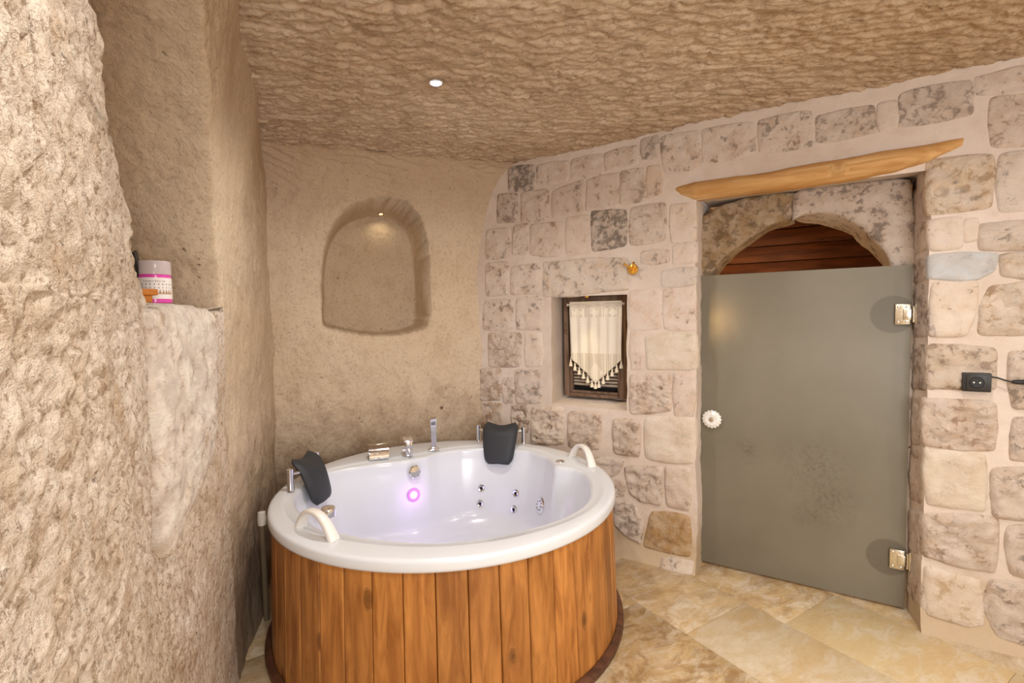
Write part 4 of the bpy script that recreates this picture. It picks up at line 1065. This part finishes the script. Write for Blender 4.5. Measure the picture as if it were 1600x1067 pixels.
# printed row of little gabled motifs and a line of small lettering
ca = math.atan2(-jp[1], -jp[0])
ink = MB(); rr2 = jr*1.015
def onjar(a, z): return (rr2*math.cos(a), rr2*math.sin(a), z)
for i in range(-5, 6):
    a = ca+i*.24
    for dz, w_ in ((.44, .05), (.36, .035)):
        ink.add([onjar(a-w_, jh*dz+.002), onjar(a+w_, jh*dz+.002), onjar(a, jh*dz-.003)], [(0, 1, 2)])
put('motifs', ink.mesh('motifs', M_INK, False), jroot)
bd_ = MB()
for i in range(-6, 6):
    a = ca+i*.2
    bd_.add([onjar(a, jh*.21), onjar(a+.2, jh*.21), onjar(a+.15, jh*.27), onjar(a+.1, jh*.33), onjar(a+.05, jh*.27)], [(0, 1, 2, 3, 4)])
put('band_print', bd_.mesh('band_print', M_BAND, False), jroot)
def text_on_jar(txt, z, size):
    a = ca-.0
    for i, ch in enumerate(txt):
        fc = bpy.data.curves.new('lettering', 'FONT'); fc.body = ch; fc.size = size; fc.align_x = 'CENTER'; fc.extrude = .0002
        o = bpy.data.objects.new('lettering', fc); dg = bpy.context.evaluated_depsgraph_get(); COL.objects.link(o)
        dg.update(); me = bpy.data.meshes.new_from_object(o); bpy.data.objects.remove(o)
        me.materials.clear(); me.materials.append(M_INK)
        aa = ca+(i-(len(txt)-1)/2)*size*.68/jr
        q = put('letter', me, jroot); t = (-math.sin(aa), math.cos(aa), 0); r_ = (math.cos(aa), math.sin(aa), 0)
        q.matrix_local = Mat(onjar(aa, z), t, (0, 0, 1), r_)
text_on_jar('Cappadocia', jh*.50, .0085)
# orange wooden holder and the dark upright beside it
ob = LF.uz([(228, 474)])[0]; op = LF.p(ob[0]-.035, 0., .0); op[2] = lz
oroot = thing('wooden_holder', 'orange wooden holder half hidden behind the rough rock, left of the jar', 'holder', tuple(op), rot=(0, 0, .9))
s = MB().box((0, 0, .030), (.075, .045, .018), None, .002); put('top_board', s.mesh('top_board', M_TRAY), oroot)
s = MB().box((.0, 0, .0105), (.05, .03, .021), None, .002); put('foot', s.mesh('foot', M_TRAY), oroot)
sb = LF.uz([(223, 447), (210, 393)], -.03); b0 = LF.p(sb[0, 0], 0., -.03); b0[2] = lz+.0395
Ls = Mat(b0, LF.U, -LF.N, (0, 0, 1)); dx_, dz_ = sb[1, 0]-sb[0, 0], sb[1, 1]-b0[2]
s = MB(); s.sweep([(0, 0, .0), (dx_*.5, 0, dz_*.5), (dx_, 0, dz_)], [(-.012, -.004), (.012, -.004), (.012, .004), (-.012, .004)], (0, -1, 0))
so_ = put_m('dark_slab', s.mesh('dark_slab', M_BLACK), Ls, None, label='dark upright slab standing on the orange wooden holder', category='slab')

# ------------------------------------------------------------------ hot tub
TC = Vector((-.3243, 2.4379, 0)); TR = .80; TH = .616
tub = thing('hot_tub', 'round white hot tub clad in orange stained pine staves beside the cave wall', 'hot tub', tuple(TC))
rim_px = Q(512,736,560,728,610,721,640,717,667,712,685,706,722,700.6,757,699,785,699,814,702,828,703.5,844,709,856,714,863.5,721.5,868,727.5,895,730.5,911,736.5,919,744,924,762,922,777,910,790.5,867,812,820,825,755,839,680,845,645,844.6,601,842,538,831,512,829,491,820,468,797,459,783,461,768,485,748)
rp = on_z(rim_px, TH-.004)[:, :2]-np.array(TC[:2])
th = np.arctan2(rp[:, 1], rp[:, 0]); rad = np.hypot(rp[:, 0], rp[:, 1]); o_ = np.argsort(th)
print('RIM', np.round(np.c_[np.degrees(th[o_]), rad[o_]], 2).tolist())
NT = 320; T = np.linspace(-PI, PI, NT, endpoint=False)
RI = np.interp(T, np.r_[th[o_][-3:]-2*PI, th[o_], th[o_][:3]+2*PI], np.r_[rad[o_][-3:], rad[o_], rad[o_][:3]])
for _ in range(2): RI = .5*RI+.25*(np.roll(RI, 1)+np.roll(RI, -1))
RI = np.minimum(RI, .705)
# smooth radius for the lower part of the basin
RB = RI.copy()
for _ in range(160): RB = .5*RB+.25*(np.roll(RB, 1)+np.roll(RB, -1))
prof = []   # (function of RI, RB) -> r, z
def ring(r, z): prof.append((np.broadcast_to(r, (NT,)).copy(), z))
ring(TR-.035, TH-.046); ring(TR-.012, TH-.048); ring(TR-.002, TH-.044); ring(TR, TH-.036); ring(TR-.001, TH-.013); ring(TR-.004, TH-.006); ring(TR-.010, TH-.0015); ring(TR-.020, TH)
mid = np.minimum(TR-.04, np.maximum(RB+.045, RI+.012)); ring(np.minimum(mid+.012, TR-.032), TH+.0005); ring(mid+.004, TH-.0005); ring(mid-.001, TH-.005)
ring(np.minimum(mid-.006, RI+.012), TH-.007); ring(RI+.008, TH-.008); ring(RI+.002, TH-.010); ring(RI-.003, TH-.016); ring(RI-.006, TH-.028)
zb = .165
for t in np.linspace(.08, 1, 22):
    z = TH-.028-(TH-.028-zb)*t
    k = t; R_ = (RI-.006)*(1-k)+(RB*.80)*k if k < 1 else RB*.80
    bul = 1-.16*k-.10*max(0, (k-.8)/.2)**2
    kk = min(1, k*1.05)**1.5; R0 = ((1-kk)*RI+kk*RB)*bul
    ring(R0, z+.0)
Rl = prof[-1][0]
for q in (.93, .86, .75, .6, .45, .3, .15, .02):
    zq = zb-.02*(1-q) if q < .9 else zb-.004
    # moulded ridges on the floor of the basin
    ring(Rl*q, zq)
V = []
for r, z in prof:
    V.append(np.stack([r*np.cos(T), r*np.sin(T), np.full(NT, z)], 1))
V = np.array(V)
mr = len(prof)
for k in range(mr-8, mr):
    zadd = .022*np.maximum(0, np.cos(T*2+.9))**3*math.sin(PI*(k-mr+8)/8); V[k, :, 2] += zadd
idx = np.arange(mr*NT).reshape(mr, NT); ii = np.roll(idx, -1, 1)
F = np.stack([idx[:-1], ii[:-1], ii[1:], idx[1:]], -1).reshape(-1, 4)
Fl_ = [tuple(f) for f in F]+[tuple(idx[-1])]
Vt = V.reshape(-1, 3)
shell = put('basin', raw_mesh('basin', Vt, Fl_, M_ACRYL), tub, label='glossy white acrylic basin with wide rim')
bvT = BVHTree.FromPolygons([tuple(v+np.array(TC)) for v in Vt], Fl_)
# staves
NS = 45; zt_, z0_ = TH-.047, .0
rt, rb_ = .786, .806
for i in range(NS):
    a0 = 2*PI*i/NS+.03; da = 2*PI/NS; seg = 4; Vs = []
    g = .0012/.79
    angs = [a0+g, a0+g+.004, a0+da*.35, a0+da*.65, a0+da-g-.004, a0+da-g]; ro = [-.004, 0, 0, 0, 0, -.004]
    am = a0+da/2
    for z, r in ((z0_, rb_), (.3, (rt+rb_)/2), (zt_, rt)):
        for a, e in zip(angs, ro): Vs.append(((r+e)*math.cos(a), (r+e)*math.sin(a), z))
        for a in angs[::-1][::5]: Vs.append(((r-.02)*math.cos(a), (r-.02)*math.sin(a), z))
    m_ = 8; Fs = []
    for k in range(2):
        for j in range(m_): Fs.append((k*m_+j, k*m_+(j+1) % m_, (k+1)*m_+(j+1) % m_, (k+1)*m_+j))
    Fs += [tuple(range(m_))[::-1], tuple(2*m_+j for j in range(m_))]
    org = Vector(((rt+rb_)/2*math.cos(am), (rt+rb_)/2*math.sin(am), 0)); Rz = Matrix.Rotation(-am, 4, 'Z')
    Vl_ = [Rz @ (Vector(v)-org) for v in Vs]
    s = MB(); s.add(Vl_, Fs)
    put('stave', s.mesh('stave', M_PINE, True, 20), tub, org, (0, 0, am))
s = MB(); npts = 96
prof_t = [(.806, .0), (.832, .0), (.832, .022), (.824, .030), (.812, .034), (.806, .034), (.806, 0)]
Vv = []; Ff = []
for i in range(npts):
    a = 2*PI*i/npts
    for r, z in prof_t[:-1]: Vv.append(((r+.001)*math.cos(a), (r+.001)*math.sin(a), z+.001))
for i in range(npts):
    j = (i+1) % npts
    for k in range(6): Ff.append((i*6+k, j*6+k, j*6+(k+1) % 6, i*6+(k+1) % 6))
s.add(Vv, Ff); put('base_trim', s.mesh('base_trim', M_TRIM), tub)
def tub_put(name, me, M, parent=None, **k):   # M in world space
    o = put(name, me, parent or tub, **k)
    pw = Vector(parent_world(parent or tub)); o.matrix_local = Matrix.Translation(-pw) @ M; return o
def frame_at(p, nrm):
    nrm = Vector(nrm).normalized(); x = Vector((0, 0, 1)).cross(nrm)
    if x.length < .05: x = Vector((1, 0, 0))
    x.normalize(); y = nrm.cross(x); return Mat(p, x, y, nrm)
def tcast(px, py):
    p, n_ = cast(bvT, px, py)
    if n_.dot(Vector(CAMP)-p) < 0: n_ = -n_
    return p, n_
# jets
for px, py in ((752, 763), (750, 787), (806, 771), (803, 796)):
    p, n_ = tcast(px, py); M = frame_at(p, n_)
    s = MB().lathe([(.021, -.006), (.0215, .003), (.017, .007), (.010, .006), (.007, .001)], 28); j = tub_put('jet', s.mesh('jet', M_CHROME), M)
    s = MB().lathe([(0, .0045), (.0072, .004), (.0072, 0)], 16); c = put('nozzle', s.mesh('nozzle', M_DARK), j)
p, n_ = tcast(845, 790); M = frame_at(p, n_)
s = MB().lathe([(.043, -.006), (.044, .004), (.038, .010), (.02, .012), (0, .012)], 40); j = tub_put('suction_cover', s.mesh('suction_cover', M_CHROME), M)
for i in range(8):
    a = i*PI/4; s = MB().box((.024*math.cos(a), .024*math.sin(a), .012), (.016, .005, .003), None, 0)
    s = MB().lathe([(0, .0125), (.004, .0125), (.004, .010)], 10, Matrix.Translation((.025*math.cos(a), .025*math.sin(a), 0)))
    put('hole', s.mesh('hole', M_DARK), j)
# led
p, n_ = tcast(646, 773); M = frame_at(p, n_)
s = MB().lathe([(.020, -.004), (.036, -.004), (.037, .004), (.030, .008), (.021, .006)], 36); j = tub_put('led_lamp', s.mesh('led_lamp', simple('lilac lens ring', srgb('#d889e8'), .2)), M)
s = MB().lathe([(0, .0085), (.014, .008), (.021, .005), (.021, 0)], 28); put('lens', s.mesh('lens', M_LED), j)
lpos = p+n_*.05; light('led_light', 'POINT', tuple(lpos), .16, (.9, .35, 1.0), .03)
light('led_blue_light', 'POINT', tuple(Vector((TC.x-.1, TC.y+.1, .36))), .9, (.5, .42, 1.0), .12)
# overflow knob
p, n_ = tcast(646, 737); M = frame_at(p, n_)
s = MB().lathe([(.0, .030), (.030, .028), (.036, .020), (.036, .006), (.030, 0)][::-1], 60, None, lambda a, r, z: 1+.05*math.cos(6*a))
tub_put('overflow_knob', s.mesh('overflow_knob', M_CHROME), M)
# faucets on the rim
def rim_pt(px, py): 
    p, n_ = tcast(px, py); return p
def facing(p):    # x tangent, y toward the centre, z up
    c = (TC-p); c.z = 0; c.normalize(); return Mat(p, Vector((0, 0, 1)).cross(c)*-1, c, (0, 0, 1))
yaw_c = (Vector((0, 0, 0))-Vector((-.6, 2.9, 0))).normalized()
def aim(p, d):
    d = Vector(d).normalized(); return Mat(p, d.cross(Vector((0, 0, 1))), d, (0, 0, 1))
aimd = (.33, -.94, 0)
p = on_z([(592, 716)], TH)[0]; M = aim(Vector(p), aimd)
s = MB(); pr = [(-.062, .0), (-.060, .022), (-.045, .040), (-.02, .046), (.012, .040), (.034, .024), (.044, .006), (.040, .002), (.030, .018), (.008, .032), (-.02, .036), (-.036, .030), (-.040, 0.0)]
V0 = [(-.054, y*.9, z*1.75) for y, z in pr]+[(.054, y*.9, z*1.75) for y, z in pr]; k = len(pr)
Fq = [(i, (i+1) % k, k+(i+1) % k, k+i) for i in range(k)]+[tuple(range(k)), tuple(range(k, 2*k))[::-1]]
s.add(V0, Fq); tub_put('waterfall_spout', s.mesh('waterfall_spout', M_CHROME), M, label='wide curved chrome waterfall spout')
p = on_z([(640, 713)], TH)[0]; M = aim(Vector(p), aimd)
s = MB().box((0, -.022, .042), (.040, .040, .090), None, .005); s.box((0, .004, .030), (.024, .024, .022), None, .004)
s.lathe([(0, .012), (.009, .012), (.010, 0), (.0, 0)], 16, Mat((0, .014, .02), (1, 0, 0), (0, 0, 1), (0, 1, 0)))
mt = tub_put('mixer_tap', s.mesh('mixer_tap', M_CHROME), M)
s = MB().box((.008, -.016, .100), (.052, .085, .009), Matrix.Rotation(-.12, 4, 'X'), .003); put('lever', s.mesh('lever', M_CHROME), mt)
s = MB().lathe([(0, .0), (.006, 0), (.006, .016), (0, .016)], 12, Mat((.02, -.02, .035), (0, 1, 0), (0, 0, 1), (1, 0, 0))); put('diverter', s.mesh('diverter', M_CHROME), mt)
p = on_z([(678, 703)], TH)[0]; M = aim(Vector(p), aimd)
s = MB().box((0, 0, .004), (.062, .04, .008), None, .002); s.box((0, 0, .014), (.034, .026, .016), None, .003)
tub_put('shower_holder', s.mesh('shower_holder', M_CHROME), M)
hs = thing('hand_shower', 'slim square chrome hand shower standing in its holder on the tub rim', 'hand shower', tuple(Vector(p)+Vector((0, 0, .014))))
s = MB(); s.sweep([(0, 0, .0225), (.0, -.002, .05), (.0, -.002, .11), (.001, .004, .15), (.003, .016, .178), (.006, .030, .200)], [[(-a, -b), (a, -b), (a, b), (-a, b)] for a, b in ((.014, .010), (.015, .011), (.016, .012), (.017, .012), (.018, .011), (.018, .009))], (0, -1, 0))
put_m('handle', s.mesh('handle', M_CHROME, False), M, hs)
s = MB().box((.003, .026, .176), (.026, .004, .040), Matrix.Rotation(0.0, 4, 'X'), .001); put_m('spray_face', s.mesh('spray_face', simple('grey nozzle', srgb('#6c6f76'), .5)), M, hs)
# headrests
def headrest(theta, label, rb=.742, up=0., orient=None, yo=0., xo=0., po=0.):
    c = Vector((math.cos(theta), math.sin(theta), 0)); tdir = Vector((-math.sin(theta), math.cos(theta), 0))
    base = TC+c*rb; base.z = TH
    if orient: c = Vector((math.cos(orient), math.sin(orient), 0)); tdir = Vector((-math.sin(orient), math.cos(orient), 0))
    M = Mat(base, tdir, c, (0, 0, 1))       # x along rim, y outward
    nx, nz = 26, 26; V = []; tilt = .38
    for side in (0, 1):
        for j in range(nz+1):
            t = j/nz; zz_ = .118-.235*t+up
            wt_ = .113-.030*t**1.5
            if t < .14: wt_ -= .026*(1-t/.14)**2.2
            if t > .8: wt_ -= .020*((t-.8)/.2)**2.2
            for i in range(nx+1):
                s_ = i/nx*2-1; x = wt_*s_
                dip = -.016*math.cos(s_*PI/2)**1.5*max(0, 1-t/.2)+(.006*(1-abs(s_))*max(0, (t-.85)/.15))
                edge = (1-abs(s_)**6)**.5*(1-abs(2*t-1)**10)**.5 if 0 < i < nx and 0 < j < nz else 0
                thick = .026*edge
                wave = -.014*math.sin(t*PI*1.0)+.05*(t)*.2
                y = -.080-.060*t+wave*.6+.012*s_*s_+(.742-rb)+yo
                if t < .3: y += .030*(1-t/.3)**2
                y += thick if side else -thick
                V.append((x+xo, y-.02*t, zz_+dip+po))
    k = (nx+1)*(nz+1); F = [tuple(f) for f in gridF(nz+1, nx+1)]+[tuple(f) for f in gridF(nz+1, nx+1, k, True)]
    s = MB(); s.add(V, F)
    hr = tub_put('headrest', s.mesh('headrest', M_RUBBER, True, 70), M, None, label=label)
    for sg in (-1, 1):
        s = MB().lathe([(0, .001), (.017, .001), (.015, .012), (.0145, .078), (.0165, .102), (0, .104)], 22, Matrix.Translation((sg*.146, .01, 0)))
        s.tube([(sg*.146, .01, .080), (sg*.085, -.025, .072)], .008, 12)
        put('post', s.mesh('post', M_CHROME), hr)
headrest(math.radians(71.7), 'black foam headrest between chrome posts, at the back of the tub', .762, 0., math.radians(77), .015, -.022, .020)
headrest(math.radians(176), 'black foam headrest between chrome posts, at the left of the tub', .715, .012, math.radians(178), .040)
# grab handles
def grab(theta, half, lab, r=.75):
    pts = []; secs = []; ups = []
    for i in range(17):
        t = i/16*2-1; a = theta+half*t; z = TH-.004+.088*(1-abs(t)**2.4)
        k = 1+.35*abs(t)**3
        pts.append((r*math.cos(a), r*math.sin(a), z)); ups.append((math.cos(a), math.sin(a), 0))
        h_, w_ = .0085*(1+.5*abs(t)), .017*k
        secs.append([(-h_, -w_*.7), (-h_*.6, -w_), (h_*.6, -w_), (h_, -w_*.7), (h_, w_*.7), (h_*.6, w_), (-h_*.6, w_), (-h_, w_*.7)])
    s = MB().sweep(pts, secs, ups); put('grab_handle', s.mesh('grab_handle', M_HANDLE, True, 60), tub, label=lab)
grab(math.radians(233.1), math.radians(8.9), 'ivory arched grab handle at the front left of the rim', .717)
grab(math.radians(21.8), math.radians(8.6), 'ivory arched grab handle at the right of the rim')
# air buttons on the two small decks
for px, py, lab in ((876, 721, 'oval chrome air button set in the right deck'), (513, 806, 'chrome control knob behind the left grab handle')):
    p = on_z([(px, py)], TH-.008)[0]; s = MB()
    if px > 800: s.lathe([(0, .004), (.014, .003), (.017, .006), (.026, .004), (.028, 0)][::-1], 28)
    else: s.lathe([(.030, 0), (.030, .03), (.027, .036), (.02, .038), (0, .038)], 28)
    tub_put('air_button', s.mesh('air_button', M_CHROME), Matrix.Translation(Vector(p)), None, label=lab)
# drain in the basin floor
s = MB().lathe([(.034, 0), (.030, .005), (0, .006)], 28); put('drain', s.mesh('drain', M_CHROME), tub, (0.05, .0, .1455))

# pale pipe bracket squeezed between tub and wall
pp = on_z([(413, 838)], .50)[0]
pr_ = thing('drain_pipe', 'short pale pipe stub between the tub cladding and the left cave wall', 'pipe', (TC.x+.872*math.cos(math.radians(187)), TC.y+.872*math.sin(math.radians(187)), 0))
s = MB().tube([(0, 0, .0), (0, 0, .47)], .013, 16); put('pipe', s.mesh('pipe', simple('grimy pipe', srgb('#75654c'), .8)), pr_)
s = MB().lathe([(0, .46), (.019, .46), (.020, .49), (.017, .52), (0, .525)], 20); put('pipe_cap', s.mesh('pipe_cap', M_WHITEP), pr_)
